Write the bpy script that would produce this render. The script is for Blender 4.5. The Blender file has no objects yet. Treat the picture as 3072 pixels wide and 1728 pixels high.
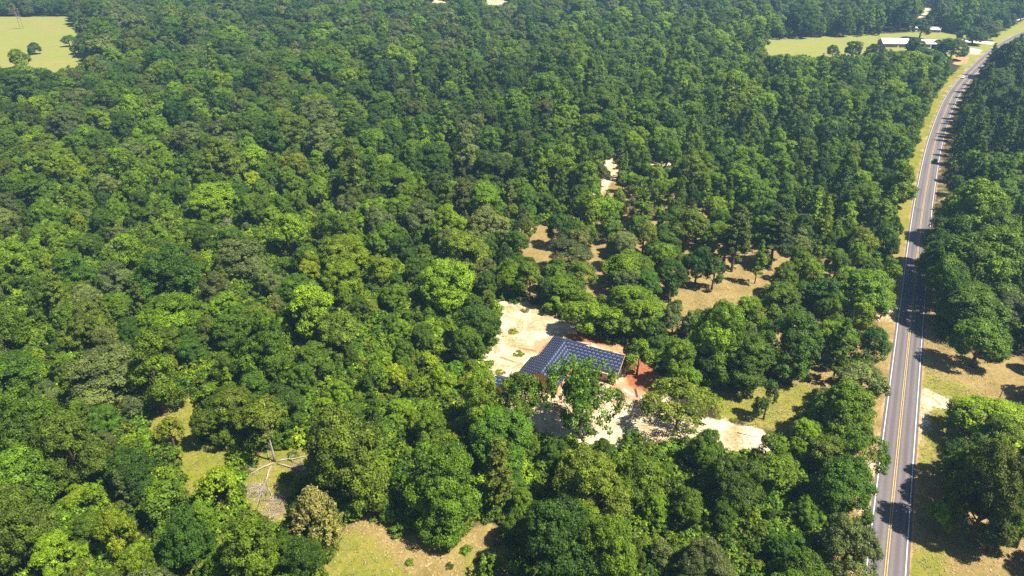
import bpy, math, random
import numpy as np
from mathutils import Vector, Matrix

# ------------------------------------------------------------------ camera, sky, sun, exposure
SC = bpy.context.scene
COL = SC.collection
H, F, PIT = 115.0, 2100.0, math.radians(29.4)          # flying height (m), focal length (photo px), pitch
cam_d = bpy.data.cameras.new('camera')
cam_d.sensor_width = 36.0
cam_d.lens = 36.0 * F / 3072.0
cam_d.clip_start = 1.0
cam_d.clip_end = 20000.0
cam = bpy.data.objects.new('camera', cam_d)
cam.location = (0, 0, H)
cam.rotation_euler = (math.radians(90) - PIT, 0, 0)
COL.objects.link(cam)
SC.camera = cam

SUN = Vector((0.93 * math.cos(math.radians(58)), -0.37 * math.cos(math.radians(58)), math.sin(math.radians(58)))).normalized()
world = bpy.data.worlds.new('World')
SC.world = world
world.use_nodes = True
wn = world.node_tree.nodes
sky = wn.new('ShaderNodeTexSky')
sky.sky_type = 'NISHITA'
sky.sun_disc = False
sky.sun_elevation = math.asin(SUN.z)
sky.sun_rotation = math.atan2(SUN.x, SUN.y)
sky.air_density = 1.0
sky.dust_density = 0.6
world.node_tree.links.new(sky.outputs[0], wn['Background'].inputs[0])
wn['Background'].inputs[1].default_value = 0.05
sl = bpy.data.lights.new('sun', 'SUN')
sl.energy = 5.0
sl.angle = math.radians(0.5)
sl.color = (1.0, 0.93, 0.79)
so = bpy.data.objects.new('sun', sl)
so.rotation_euler = SUN.to_track_quat('Z', 'Y').to_euler()
so.location = (200, -80, 400)
COL.objects.link(so)
SC.view_settings.view_transform = 'Standard'
SC.view_settings.look = 'None'
SC.view_settings.exposure = 1.25
SC.view_settings.gamma = 1.0
SC.render.engine = 'CYCLES'
SC.cycles.max_bounces = 6
SC.cycles.diffuse_bounces = 3
SC.cycles.glossy_bounces = 2
SC.cycles.transmission_bounces = 3
SC.cycles.volume_bounces = 0
SC.cycles.use_denoising = False

rng = np.random.default_rng(7)
random.seed(7)
CP, SP = math.cos(PIT), math.sin(PIT)


def G(x, y, z=0.0):
    """point at height z seen at photo pixel (x, y)"""
    dx, dy = (x - 1536) / F, -(y - 864) / F
    d = (dx, CP + dy * SP, -SP + dy * CP)
    t = (z - H) / d[2]
    return Vector((d[0] * t, d[1] * t, z))


def proj(X, Y, Z):
    zc = Y * CP - (Z - H) * SP
    up = Y * SP + (Z - H) * CP
    return 1536 + F * X / zc, 864 - F * up / zc, F / zc


def inpoly(px, py, poly):
    px = np.asarray(px, float); py = np.asarray(py, float)
    res = np.zeros(px.shape, bool)
    n = len(poly)
    for i in range(n):
        x1, y1 = poly[i]; x2, y2 = poly[(i + 1) % n]
        if y1 == y2:
            continue
        c = ((y1 > py) != (y2 > py)) & (px < (x2 - x1) * (py - y1) / (y2 - y1) + x1)
        res ^= c
    return res


# ------------------------------------------------------------------ object helpers
def tag(o, label=None, cat=None, group=None, kind=None):
    if label: o['label'] = label
    if cat: o['category'] = cat
    if group: o['group'] = group
    if kind: o['kind'] = kind
    return o


def empty(name, loc, rz=0.0):
    o = bpy.data.objects.new(name, None)
    o.location = loc
    o.rotation_euler = (0, 0, rz)
    o.empty_display_size = 0.5
    COL.objects.link(o)
    return o


def link(name, me, parent=None):
    o = bpy.data.objects.new(name, me)
    COL.objects.link(o)
    if parent: o.parent = parent
    return o


class MB:
    """collects shapes, builds ONE mesh object"""
    def __init__(s):
        s.v, s.f, s.uv = [], [], None

    def add(s, vs, fs):
        b = len(s.v)
        s.v += [tuple(p) for p in vs]
        s.f += [tuple(b + i for i in q) for q in fs]
        return s

    def box(s, c, d, rz=0.0, tilt=None):
        m = Matrix.Rotation(rz, 3, 'Z')
        if tilt is not None: m = m @ tilt
        vs = []
        for z in (-1, 1):
            for x, y in ((-1, -1), (1, -1), (1, 1), (-1, 1)):
                vs.append(Vector(c) + m @ Vector((x * d[0] / 2, y * d[1] / 2, z * d[2] / 2)))
        return s.add(vs, [(3, 2, 1, 0), (4, 5, 6, 7), (0, 1, 5, 4), (1, 2, 6, 5), (2, 3, 7, 6), (3, 0, 4, 7)])

    def tube(s, pts, rad, n=6, cap=True):
        pts = [Vector(p) for p in pts]
        b = len(s.v)
        for i, p in enumerate(pts):
            t = (pts[min(i + 1, len(pts) - 1)] - pts[max(i - 1, 0)]).normalized()
            a = Vector((0, 0, 1)) if abs(t.z) < 0.9 else Vector((1, 0, 0))
            u = t.cross(a).normalized(); w = t.cross(u)
            for k in range(n):
                an = 2 * math.pi * k / n
                s.v.append(tuple(p + (u * math.cos(an) + w * math.sin(an)) * rad[i]))
        for i in range(len(pts) - 1):
            for k in range(n):
                k2 = (k + 1) % n
                s.f.append((b + i * n + k, b + i * n + k2, b + (i + 1) * n + k2, b + (i + 1) * n + k))
        if cap:
            s.f.append(tuple(b + k for k in range(n - 1, -1, -1)))
            e = b + (len(pts) - 1) * n
            s.f.append(tuple(e + k for k in range(n)))
        return s

    def prism(s, prof, x0, x1, inset=0.0, zin=None):
        """profile (y,z) extruded along x; points above zin move inwards by inset"""
        n = len(prof)
        vs = []
        for x, sg in ((x0, 1), (x1, -1)):
            for (y, z) in prof:
                k = inset if (zin is not None and z > zin) else 0
                vs.append((x + sg * k, y, z))
        fs = [tuple(range(n)), tuple(range(2 * n - 1, n - 1, -1))]
        for i in range(n):
            j = (i + 1) % n
            fs.append((j, i, n + i, n + j))
        return s.add(vs, fs)

    def build(s, name, mat, parent=None, smooth=False):
        me = bpy.data.meshes.new(name)
        me.from_pydata(s.v, [], s.f)
        me.materials.append(mat)
        if smooth:
            me.polygons.foreach_set('use_smooth', [True] * len(me.polygons))
        me.update()
        return link(name, me, parent)


# ------------------------------------------------------------------ materials
def newmat(name):
    m = bpy.data.materials.new(name)
    m.use_nodes = True
    nt = m.node_tree
    return m, nt, nt.nodes['Principled BSDF'], nt.nodes['Material Output']


def N(nt, t, **kw):
    n = nt.nodes.new(t)
    for k, v in kw.items(): setattr(n, k, v)
    return n


def mixc(nt, fac, a, b, mode='MIX'):
    n = N(nt, 'ShaderNodeMix', data_type='RGBA', blend_type=mode)
    for sock, v in ((n.inputs[0], fac), (n.inputs[6], a), (n.inputs[7], b)):
        if isinstance(v, (int, float)): sock.default_value = v
        elif isinstance(v, tuple): sock.default_value = (*v, 1)[:4]
        else: nt.links.new(v, sock)
    return n.outputs[2]


def mth(nt, op, a, b=0.0, clamp=False):
    n = N(nt, 'ShaderNodeMath', operation=op, use_clamp=clamp)
    for sock, v in ((n.inputs[0], a), (n.inputs[1], b)):
        if isinstance(v, (int, float)): sock.default_value = v
        else: nt.links.new(v, sock)
    return n.outputs[0]


def noise(nt, scale, detail=4, rough=0.55, coord=None, dist=0.0):
    n = N(nt, 'ShaderNodeTexNoise')
    n.inputs['Scale'].default_value = scale
    n.inputs['Detail'].default_value = detail
    n.inputs['Roughness'].default_value = rough
    n.inputs['Distortion'].default_value = dist
    if coord is not None: nt.links.new(coord, n.inputs['Vector'])
    return ramp(nt, n.outputs[0], 0.28, 0.72)


def ramp(nt, fac, lo, hi):
    n = N(nt, 'ShaderNodeMapRange')
    n.inputs[1].default_value = lo
    n.inputs[2].default_value = hi
    nt.links.new(fac, n.inputs[0])
    return n.outputs[0]


def flat(name, col, rough=0.7, metal=0.0, var=0.25, scale=3.0, spec=0.3):
    m, nt, b, o = newmat(name)
    tc = N(nt, 'ShaderNodeTexCoord')
    nz = noise(nt, scale, 5, 0.6, tc.outputs['Object'])
    c = mixc(nt, nz, tuple(x * (1 - var) for x in col), tuple(min(1, x * (1 + var)) for x in col))
    nt.links.new(c, b.inputs['Base Color'])
    b.inputs['Roughness'].default_value = rough
    b.inputs['Metallic'].default_value = metal
    b.inputs['Specular IOR Level'].default_value = spec
    return m


def foliage_mat():
    m, nt, b, o = newmat('foliage')
    ti = N(nt, 'ShaderNodeAttribute', attribute_type='INSTANCER', attribute_name='tint')
    lv = N(nt, 'ShaderNodeAttribute', attribute_type='GEOMETRY', attribute_name='lv')
    f = lv.outputs['Fac']
    k = mth(nt, 'MULTIPLY_ADD', f, 1.3)
    k.node.inputs[2].default_value = 0.42
    cc = N(nt, 'ShaderNodeCombineColor')
    for i in range(3): nt.links.new(k, cc.inputs[i])
    base = mixc(nt, 1.0, ti.outputs['Color'], cc.outputs[0], 'MULTIPLY')
    warm = mixc(nt, 1.0, base, (1.28, 1.14, 0.6), 'MULTIPLY')
    f2 = mth(nt, 'MULTIPLY', mth(nt, 'MULTIPLY', f, f), 0.7)
    col = mixc(nt, f2, base, warm)
    nt.links.new(col, b.inputs['Base Color'])
    b.inputs['Roughness'].default_value = 0.55
    b.inputs['Specular IOR Level'].default_value = 0.2
    tr = N(nt, 'ShaderNodeBsdfTranslucent')
    tcol = mixc(nt, 1.0, col, (1.3, 1.35, 0.45), 'MULTIPLY')
    nt.links.new(tcol, tr.inputs[0])
    ms = N(nt, 'ShaderNodeMixShader')
    ms.inputs[0].default_value = 0.2
    nt.links.new(b.outputs[0], ms.inputs[1])
    nt.links.new(tr.outputs[0], ms.inputs[2])
    nt.links.new(ms.outputs[0], o.inputs[0])
    return m


M = {}
M['leaf'] = foliage_mat()
M['bark'] = flat('bark', (0.10, 0.075, 0.055), 0.9, var=0.4, scale=1.5)
M['pale_bark'] = flat('pale_bark', (0.33, 0.29, 0.26), 0.85, var=0.3, scale=1.2)
M['dead_wood'] = flat('dead_wood', (0.33, 0.275, 0.235), 0.9, var=0.3, scale=1.0)
M['lumber'] = flat('lumber', (0.48, 0.30, 0.14), 0.8, var=0.25)
M['osb'] = flat('osb', (0.50, 0.30, 0.13), 0.85, var=0.2, scale=6)
M['wrap'] = flat('wrap', (0.78, 0.74, 0.66), 0.6, var=0.06)
M['dark'] = flat('dark_opening', (0.02, 0.018, 0.016), 0.9, var=0.1)
M['white'] = flat('white_paint', (0.8, 0.8, 0.8), 0.45, var=0.05)
M['white_roof'] = flat('white_roof', (0.78, 0.79, 0.82), 0.35, var=0.04, scale=0.4)
M['brick'] = flat('brick_wall', (0.20, 0.13, 0.12), 0.9, var=0.3, scale=4)
M['galv'] = flat('galvanised', (0.45, 0.45, 0.46), 0.4, 0.7, var=0.1)
M['pole'] = flat('pole_wood', (0.22, 0.17, 0.14), 0.85, var=0.2)
M['yellow_sign'] = flat('yellow_sign', (0.85, 0.48, 0.03), 0.4, var=0.03)
M['black'] = flat('black', (0.01, 0.01, 0.01), 0.6, var=0.1)
M['glass'] = flat('glass', (0.02, 0.025, 0.03), 0.08, var=0.05, spec=0.6)
M['tyre'] = flat('tyre', (0.02, 0.02, 0.02), 0.8, var=0.2)
M['navy_paint'] = flat('navy_paint', (0.015, 0.025, 0.06), 0.2, 0.3, var=0.05, spec=0.6)
M['white_car'] = flat('white_car_paint', (0.8, 0.8, 0.82), 0.22, var=0.03, spec=0.6)
M['red_lamp'] = flat('red_lamp', (0.4, 0.01, 0.01), 0.3, var=0.02)
M['paint_white'] = flat('road_paint_white', (0.55, 0.54, 0.53), 0.6, var=0.3, scale=1.5)
M['paint_yellow'] = flat('road_paint_yellow', (0.52, 0.36, 0.10), 0.6, var=0.35, scale=1.5)
M['concrete'] = flat('concrete', (0.55, 0.50, 0.45), 0.85, var=0.12, scale=0.4)
M['brush'] = flat('brush', (0.36, 0.29, 0.22), 0.9, var=0.35, scale=2)
M['bag'] = flat('plastic_sheet', (0.75, 0.78, 0.84), 0.5, var=0.1)


def ground_mat():
    m, nt, b, o = newmat('ground')
    tc = N(nt, 'ShaderNodeTexCoord').outputs['Object']
    z = N(nt, 'ShaderNodeAttribute', attribute_name='zone')
    z2 = N(nt, 'ShaderNodeAttribute', attribute_name='zone_b')
    sep = N(nt, 'ShaderNodeSeparateColor'); nt.links.new(z.outputs['Color'], sep.inputs[0])
    sep2 = N(nt, 'ShaderNodeSeparateColor'); nt.links.new(z2.outputs['Color'], sep2.inputs[0])
    n_big = noise(nt, 0.035, 4, 0.6, tc)
    n_mid = noise(nt, 0.16, 5, 0.65, tc, 0.6)
    n_fine = noise(nt, 0.9, 6, 0.7, tc)
    n_tiny = noise(nt, 3.5, 4, 0.7, tc)
    edge = mth(nt, 'ADD', mth(nt, 'MULTIPLY', n_mid, 0.7), mth(nt, 'MULTIPLY', n_fine, 0.45))
    edge = mth(nt, 'MULTIPLY', mth(nt, 'SUBTRACT', edge, 0.575), 0.62)

    def w(s):
        return ramp(nt, mth(nt, 'ADD', s, mth(nt, 'MULTIPLY', edge, 1.5)), 0.32, 0.68)
    litter = mixc(nt, n_fine, (0.022, 0.018, 0.011), (0.060, 0.046, 0.026))
    litter = mixc(nt, ramp(nt, n_mid, 0.45, 0.8), litter, (0.040, 0.058, 0.012))
    grass = mixc(nt, n_mid, (0.105, 0.140, 0.010), (0.25, 0.225, 0.030))
    grass = mixc(nt, mth(nt, 'MULTIPLY', ramp(nt, n_big, 0.35, 0.9), ramp(nt, n_fine, 0.2, 0.8)), grass, (0.34, 0.25, 0.10))
    grass = mixc(nt, mth(nt, 'MULTIPLY', ramp(nt, n_tiny, 0.4, 1.0), 0.5), grass, (0.055, 0.070, 0.012))
    dry = mixc(nt, n_mid, (0.19, 0.135, 0.045), (0.37, 0.27, 0.12))
    dry = mixc(nt, mth(nt, 'MULTIPLY', ramp(nt, n_fine, 0.35, 0.95), 0.8), dry, (0.14, 0.125, 0.03))
    dry = mixc(nt, mth(nt, 'MULTIPLY', ramp(nt, n_tiny, 0.45, 1.0), 0.6), dry, (0.12, 0.075, 0.04))
    sand = mixc(nt, n_mid, (0.36, 0.255, 0.14), (0.66, 0.56, 0.42))
    weeds = mth(nt, 'MULTIPLY', ramp(nt, n_mid, 0.72, 0.25), ramp(nt, n_fine, 0.25, 0.7))
    sand = mixc(nt, mth(nt, 'MULTIPLY', weeds, 0.85), sand, (0.22, 0.17, 0.055))
    sand = mixc(nt, mth(nt, 'MULTIPLY', ramp(nt, n_tiny, 0.55, 1.0), 0.6), sand, (0.25, 0.175, 0.09))
    red = mixc(nt, n_fine, (0.19, 0.055, 0.025), (0.40, 0.17, 0.08))
    red = mixc(nt, ramp(nt, n_tiny, 0.55, 0.9), red, (0.10, 0.03, 0.02))
    field = mixc(nt, n_big, (0.20, 0.25, 0.045), (0.27, 0.255, 0.08))
    field = mixc(nt, ramp(nt, n_mid, 0.4, 1.0), field, (0.26, 0.185, 0.072))
    field = mixc(nt, mth(nt, 'MULTIPLY', n_fine, 0.5), field, (0.15, 0.17, 0.035))
    clay = mixc(nt, n_mid, (0.36, 0.19, 0.09), (0.46, 0.29, 0.165))
    clay = mixc(nt, mth(nt, 'MULTIPLY', ramp(nt, n_tiny, 0.5, 1.0), 0.5), clay, (0.24, 0.13, 0.07))
    c = litter
    c = mixc(nt, w(sep.outputs[2]), c, dry)
    c = mixc(nt, w(sep.outputs[1]), c, grass)
    c = mixc(nt, w(sep2.outputs[1]), c, field)
    c = mixc(nt, w(sep.outputs[0]), c, sand)
    c = mixc(nt, w(sep2.outputs[2]), c, clay)
    c = mixc(nt, w(sep2.outputs[0]), c, red)
    nt.links.new(c, b.inputs['Base Color'])
    b.inputs['Roughness'].default_value = 0.95
    b.inputs['Specular IOR Level'].default_value = 0.1
    bp = N(nt, 'ShaderNodeBump')
    bp.inputs['Strength'].default_value = 0.6
    bp.inputs['Distance'].default_value = 0.25
    nt.links.new(n_fine, bp.inputs['Height'])
    nt.links.new(bp.outputs[0], b.inputs['Normal'])
    return m


def road_mat():
    m, nt, b, o = newmat('asphalt')
    uv = N(nt, 'ShaderNodeUVMap')
    s = N(nt, 'ShaderNodeSeparateXYZ'); nt.links.new(uv.outputs[0], s.inputs[0])
    x, y = s.outputs[0], s.outputs[1]                      # metres across, metres along
    tc = N(nt, 'ShaderNodeTexCoord').outputs['Object']
    st = N(nt, 'ShaderNodeCombineXYZ')
    nt.links.new(x, st.inputs[0]); nt.links.new(mth(nt, 'MULTIPLY', y, 0.02), st.inputs[1])
    streak = noise(nt, 1.6, 4, 0.6, st.outputs[0])
    fine = noise(nt, 1.2, 6, 0.75, tc)
    big = noise(nt, 0.05, 3, 0.5, tc)
    ax = mth(nt, 'ABSOLUTE', x)
    # wheel tracks at 0.85 and 2.45 m from the centre line
    d1 = mth(nt, 'ABSOLUTE', mth(nt, 'SUBTRACT', ax, 0.9))
    d2 = mth(nt, 'ABSOLUTE', mth(nt, 'SUBTRACT', ax, 2.5))
    dd = mth(nt, 'MINIMUM', d1, d2)
    tr = ramp(nt, dd, 0.55, 0.1)
    c = mixc(nt, streak, (0.072, 0.062, 0.070), (0.115, 0.101, 0.111))
    c = mixc(nt, mth(nt, 'MULTIPLY', tr, 0.75), c, (0.165, 0.145, 0.154))
    c = mixc(nt, mth(nt, 'MULTIPLY', ramp(nt, fine, 0.35, 0.75), 0.35), c, (0.07, 0.062, 0.065))
    c = mixc(nt, mth(nt, 'MULTIPLY', big, 0.3), c, (0.20, 0.17, 0.165))
    pat = ramp(nt, noise(nt, 0.09, 2, 0.4, tc), 0.86, 0.90)
    c = mixc(nt, mth(nt, 'MULTIPLY', pat, 0.35), c, (0.06, 0.055, 0.06))
    nt.links.new(c, b.inputs['Base Color'])
    b.inputs['Roughness'].default_value = 0.75
    b.inputs['Specular IOR Level'].default_value = 0.3
    return m


def underlay_mat():
    """navy roofing underlayment printed with pale slanted marks in staggered rows"""
    m, nt, b, o = newmat('roof_underlayment')
    uv = N(nt, 'ShaderNodeUVMap')
    s = N(nt, 'ShaderNodeSeparateXYZ'); nt.links.new(uv.outputs[0], s.inputs[0])
    x, y = s.outputs[0], s.outputs[1]
    py_ = 0.95; px_ = 1.2
    row = mth(nt, 'FLOOR', mth(nt, 'DIVIDE', y, py_))
    off = mth(nt, 'MULTIPLY', mth(nt, 'MODULO', row, 2.0), 0.5)
    u = mth(nt, 'FRACT', mth(nt, 'ADD', mth(nt, 'DIVIDE', x, px_), off))
    v = mth(nt, 'FRACT', mth(nt, 'DIVIDE', y, py_))
    # a slanted bar plus a short block beneath it
    d = mth(nt, 'ABSOLUTE', mth(nt, 'SUBTRACT', mth(nt, 'SUBTRACT', v, 0.25), mth(nt, 'MULTIPLY', u, 0.9)))
    bar = mth(nt, 'MULTIPLY', mth(nt, 'LESS_THAN', d, 0.10), mth(nt, 'LESS_THAN', u, 0.42))
    blk = mth(nt, 'MULTIPLY', mth(nt, 'LESS_THAN', mth(nt, 'ABSOLUTE', mth(nt, 'SUBTRACT', u, 0.56)), 0.06),
              mth(nt, 'LESS_THAN', mth(nt, 'ABSOLUTE', mth(nt, 'SUBTRACT', v, 0.40)), 0.18))
    mk = mth(nt, 'MAXIMUM', bar, blk)
    lap = mth(nt, 'LESS_THAN', mth(nt, 'FRACT', mth(nt, 'DIVIDE', y, 1.24)), 0.05)
    nz = noise(nt, 0.8, 4, 0.6, uv.outputs[0])
    c = mixc(nt, nz, (0.009, 0.013, 0.036), (0.020, 0.027, 0.062))
    c = mixc(nt, mth(nt, 'MULTIPLY', lap, 0.6), c, (0.012, 0.016, 0.035))
    c = mixc(nt, mth(nt, 'MULTIPLY', mk, 0.48), c, (0.34, 0.40, 0.58))
    nt.links.new(c, b.inputs['Base Color'])
    b.inputs['Roughness'].default_value = 0.5
    b.inputs['Specular IOR Level'].default_value = 0.3
    return m


M['ground'] = ground_mat()
M['asphalt'] = road_mat()
M['underlay'] = underlay_mat()

# ------------------------------------------------------------------ road line (photo px of its centre -> ground)
ROAD_PX = [(2628, 2050), (2641, 1880), (2658.5, 1706), (2683, 1450), (2707.6, 1208), (2735, 935), (2762.5, 668), (2779, 560),
           (2807, 420), (2851, 299), (2893, 239), (2930, 200), (2968, 164), (3010, 133), (3072, 101), (3180, 62)]
rp = [G(*p) for p in ROAD_PX]


def catmull(P, step):
    out = []
    P = [P[0] * 2 - P[1]] + P + [P[-1] * 2 - P[-2]]
    for i in range(1, len(P) - 2):
        n = max(2, int((P[i + 1] - P[i]).length / step))
        for k in range(n):
            t = k / n
            a, b_, c, d = P[i - 1], P[i], P[i + 1], P[i + 2]
            out.append(0.5 * ((2 * b_) + (c - a) * t + (2 * a - 5 * b_ + 4 * c - d) * t * t + (3 * b_ - a - 3 * c + d) * t ** 3))
    out.append(P[-2])
    return out


ROAD = catmull(rp, 4.0)
# even the bends out a little
for _ in range(30):
    ROAD = [ROAD[0]] + [(ROAD[i - 1] + ROAD[i] * 2 + ROAD[i + 1]) / 4 for i in range(1, len(ROAD) - 1)] + [ROAD[-1]]
RA = np.array([[p.x, p.y] for p in ROAD])
RN = []
for i in range(len(ROAD)):
    t = (ROAD[min(i + 1, len(ROAD) - 1)] - ROAD[max(i - 1, 0)]).normalized()
    RN.append(Vector((t.y, -t.x, 0)))                     # to the right of travel
RNA = np.array([[p.x, p.y] for p in RN])


def road_dist(X, Y):
    """signed distance to the road centre (+ right of it)"""
    X = np.asarray(X, float).ravel(); Y = np.asarray(Y, float).ravel()
    out = np.empty(len(X))
    for s0 in range(0, len(X), 4000):
        xx = X[s0:s0 + 4000, None] - RA[None, :, 0]
        yy = Y[s0:s0 + 4000, None] - RA[None, :, 1]
        d = xx * xx + yy * yy
        k = d.argmin(1)
        ii = np.arange(len(k))
        out[s0:s0 + 4000] = xx[ii, k] * RNA[k, 0] + yy[ii, k] * RNA[k, 1] + 0.0
        far = np.sqrt(d[ii, k])
        out[s0:s0 + 4000] = np.where(np.abs(out[s0:s0 + 4000]) < far * 0.7, np.sign(out[s0:s0 + 4000] + 1e-9) * far, out[s0:s0 + 4000])
    return out


# ------------------------------------------------------------------ ground zones
Z_SAND = [
    [(1480, 900), (1600, 900), (1660, 950), (1760, 985), (1900, 1050), (1960, 1110), (2010, 1200), (1990, 1235), (2100, 1255), (2180, 1262),
     (2290, 1290), (2400, 1350), (2560, 1385), (2650, 1390), (2640, 1470), (2500, 1430), (2300, 1380), (2200, 1362), (2000, 1335),
     (1800, 1345), (1650, 1320), (1480, 1240), (1420, 1120), (1450, 1030)],
    [(2752, 1160), (2790, 1172), (2830, 1190), (2880, 1206), (2870, 1228), (2800, 1218), (2786, 1260), (2772, 1325), (2746, 1330)],
    [(2630, 930), (2690, 925), (2690, 962), (2640, 965), (2560, 950)],
    [(1810, 466), (1876, 458), (1855, 520), (1825, 565), (1780, 590), (1740, 600), (1780, 560)],
    [(1930, 470), (2020, 488), (2260, 520), (2260, 540), (2060, 520), (1930, 500)],
    [(2745, 56), (2775, 26), (2790, -6), (2806, -6), (2798, 22), (2784, 50)],
    [(2590, 1440), (2660, 1380), (2640, 1560), (2590, 1700), (2570, 1800), (2540, 1700)],
    [(1280, -4), (1345, -4), (1345, 9), (1290, 9)], [(1440, -10), (1525, -10), (1520, 16), (1445, 16)],
    [(2880, 150), (2940, 158), (2932, 165), (2870, 160)],
]
Z_RED = [[(1855, 1095), (1925, 1075), (1990, 1130), (2010, 1175), (1960, 1185), (1890, 1160)], [(1690, 1000), (1800, 1000), (1815, 1035), (1700, 1018)]]
Z_CLAY = [[(1600, 1025), (1680, 1005), (1700, 1020), (1640, 1060), (1600, 1055)], [(1820, 1150), (1900, 1140), (1990, 1180), (1960, 1220), (1880, 1200)],
          [(2865, 165), (2905, 168), (2900, 190), (2860, 195)], [(1740, 990), (1900, 1030), (1980, 1080), (1950, 1105), (1860, 1060), (1720, 1010)],
          [(2560, 1600), (2640, 1580), (2600, 1728), (2560, 1790), (2520, 1728)]]
Z_GRASS = [[(2130, 1170), (2260, 1150), (2420, 1150), (2460, 1200), (2400, 1310), (2300, 1292), (2160, 1245)],
           [(430, 1180), (600, 1160), (625, 1250), (640, 1310), (760, 1340), (760, 1420), (700, 1460), (600, 1510), (470, 1490), (410, 1350)],
           [(740, 1290), (970, 1250), (990, 1400), (900, 1600), (700, 1620), (640, 1500)],
           [(930, 1640), (1070, 1580), (1150, 1650), (1210, 1720), (1330, 1800), (930, 1800)], [(1380, 1660), (1490, 1640), (1500, 1740), (1400, 1740)],
           [(2760, 1100), (2880, 1150), (2990, 1230), (2900, 1300), (2800, 1420), (2740, 1420)],
           [(2700, 1660), (2830, 1640), (2860, 1800), (2680, 1800)]]
Z_DRY = [[(1540, 690), (1700, 640), (1800, 540), (2100, 540), (2400, 620), (2760, 690), (2700, 1000), (2660, 1300), (2620, 1440), (2450, 1250), (2300, 1080), (2200, 1020),
          (1950, 1000), (1650, 960), (1540, 880)],
         [(700, 1560), (880, 1470), (900, 1560), (760, 1700)],
         [(1000, 1600), (1110, 1500), (1300, 1600), (1460, 1560), (1580, 1600), (1600, 1800), (1300, 1800), (1150, 1690)],
         [(2760, 1040), (3072, 1060), (3200, 1300), (3072, 1600), (3200, 1800), (2800, 1800), (2760, 1500)], [(1780, 1240), (2000, 1200), (2100, 1330), (1900, 1400), (1600, 1330)],
         [(560, 1660), (700, 1660), (640, 1728), (540, 1728)]]
Z_FIELD = [[(-200, 50), (235, 50), (235, 85), (250, 130), (275, 160), (275, 190), (200, 225), (-200, 225)],
           [(2270, 112), (2480, 106), (2680, 100), (2860, 88), (2990, 102), (3090, 50), (3200, 40), (3200, 90), (2990, 130), (2900, 210), (2860, 180), (2740, 190), (2280, 200)]]


def zone_weights(X, Y, polys, soft):
    """1 inside the polygons, fading over `soft` metres"""
    out = np.zeros(len(X))
    for poly in polys:
        gp = np.array([[*(G(*p).xy)] for p in poly])
        ins = inpoly(X, Y, [tuple(q) for q in gp])
        bb = (X > gp[:, 0].min() - soft) & (X < gp[:, 0].max() + soft) & (Y > gp[:, 1].min() - soft) & (Y < gp[:, 1].max() + soft)
        idx = np.where(bb)[0]
        if len(idx) == 0: continue
        d = np.full(len(idx), 1e9)
        for i in range(len(gp)):
            a = gp[i]; b_ = gp[(i + 1) % len(gp)]
            ab = b_ - a
            t = np.clip(((X[idx] - a[0]) * ab[0] + (Y[idx] - a[1]) * ab[1]) / (ab @ ab + 1e-9), 0, 1)
            d = np.minimum(d, np.hypot(X[idx] - a[0] - t * ab[0], Y[idx] - a[1] - t * ab[1]))
        sd = np.where(ins[idx], d, -d)
        out[idx] = np.maximum(out[idx], np.clip(0.5 + sd / (2 * soft), 0, 1))
    return out


def all_zones(X, Y):
    s = np.where(Y > 300, 4.0, 2.2).mean() if len(X) else 2.0
    z = {}
    z['sand'] = zone_weights(X, Y, Z_SAND, 1.8)
    z['red'] = zone_weights(X, Y, Z_RED, 1.2)
    z['clay'] = zone_weights(X, Y, Z_CLAY, 1.8)
    z['grass'] = zone_weights(X, Y, Z_GRASS, 3.0)
    z['dry'] = zone_weights(X, Y, Z_DRY, 4.0)
    z['field'] = zone_weights(X, Y, Z_FIELD, 5.0)
    rd = road_dist(X, Y)
    a = np.abs(rd)
    sh = np.clip((11.0 - a) / 3.0, 0, 1)
    far = np.clip((Y - 215) / 40, 0, 1)
    left = rd < 0
    z['grass'] = np.maximum(z['grass'], sh * far * np.where(left, 1, 0.25))
    z['dry'] = np.maximum(z['dry'], sh * (1 - far * 0.6))
    z['clay'] = np.maximum(z['clay'], np.clip((4.7 - a) / 0.8, 0, 1) * 0.85)
    return z


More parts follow.
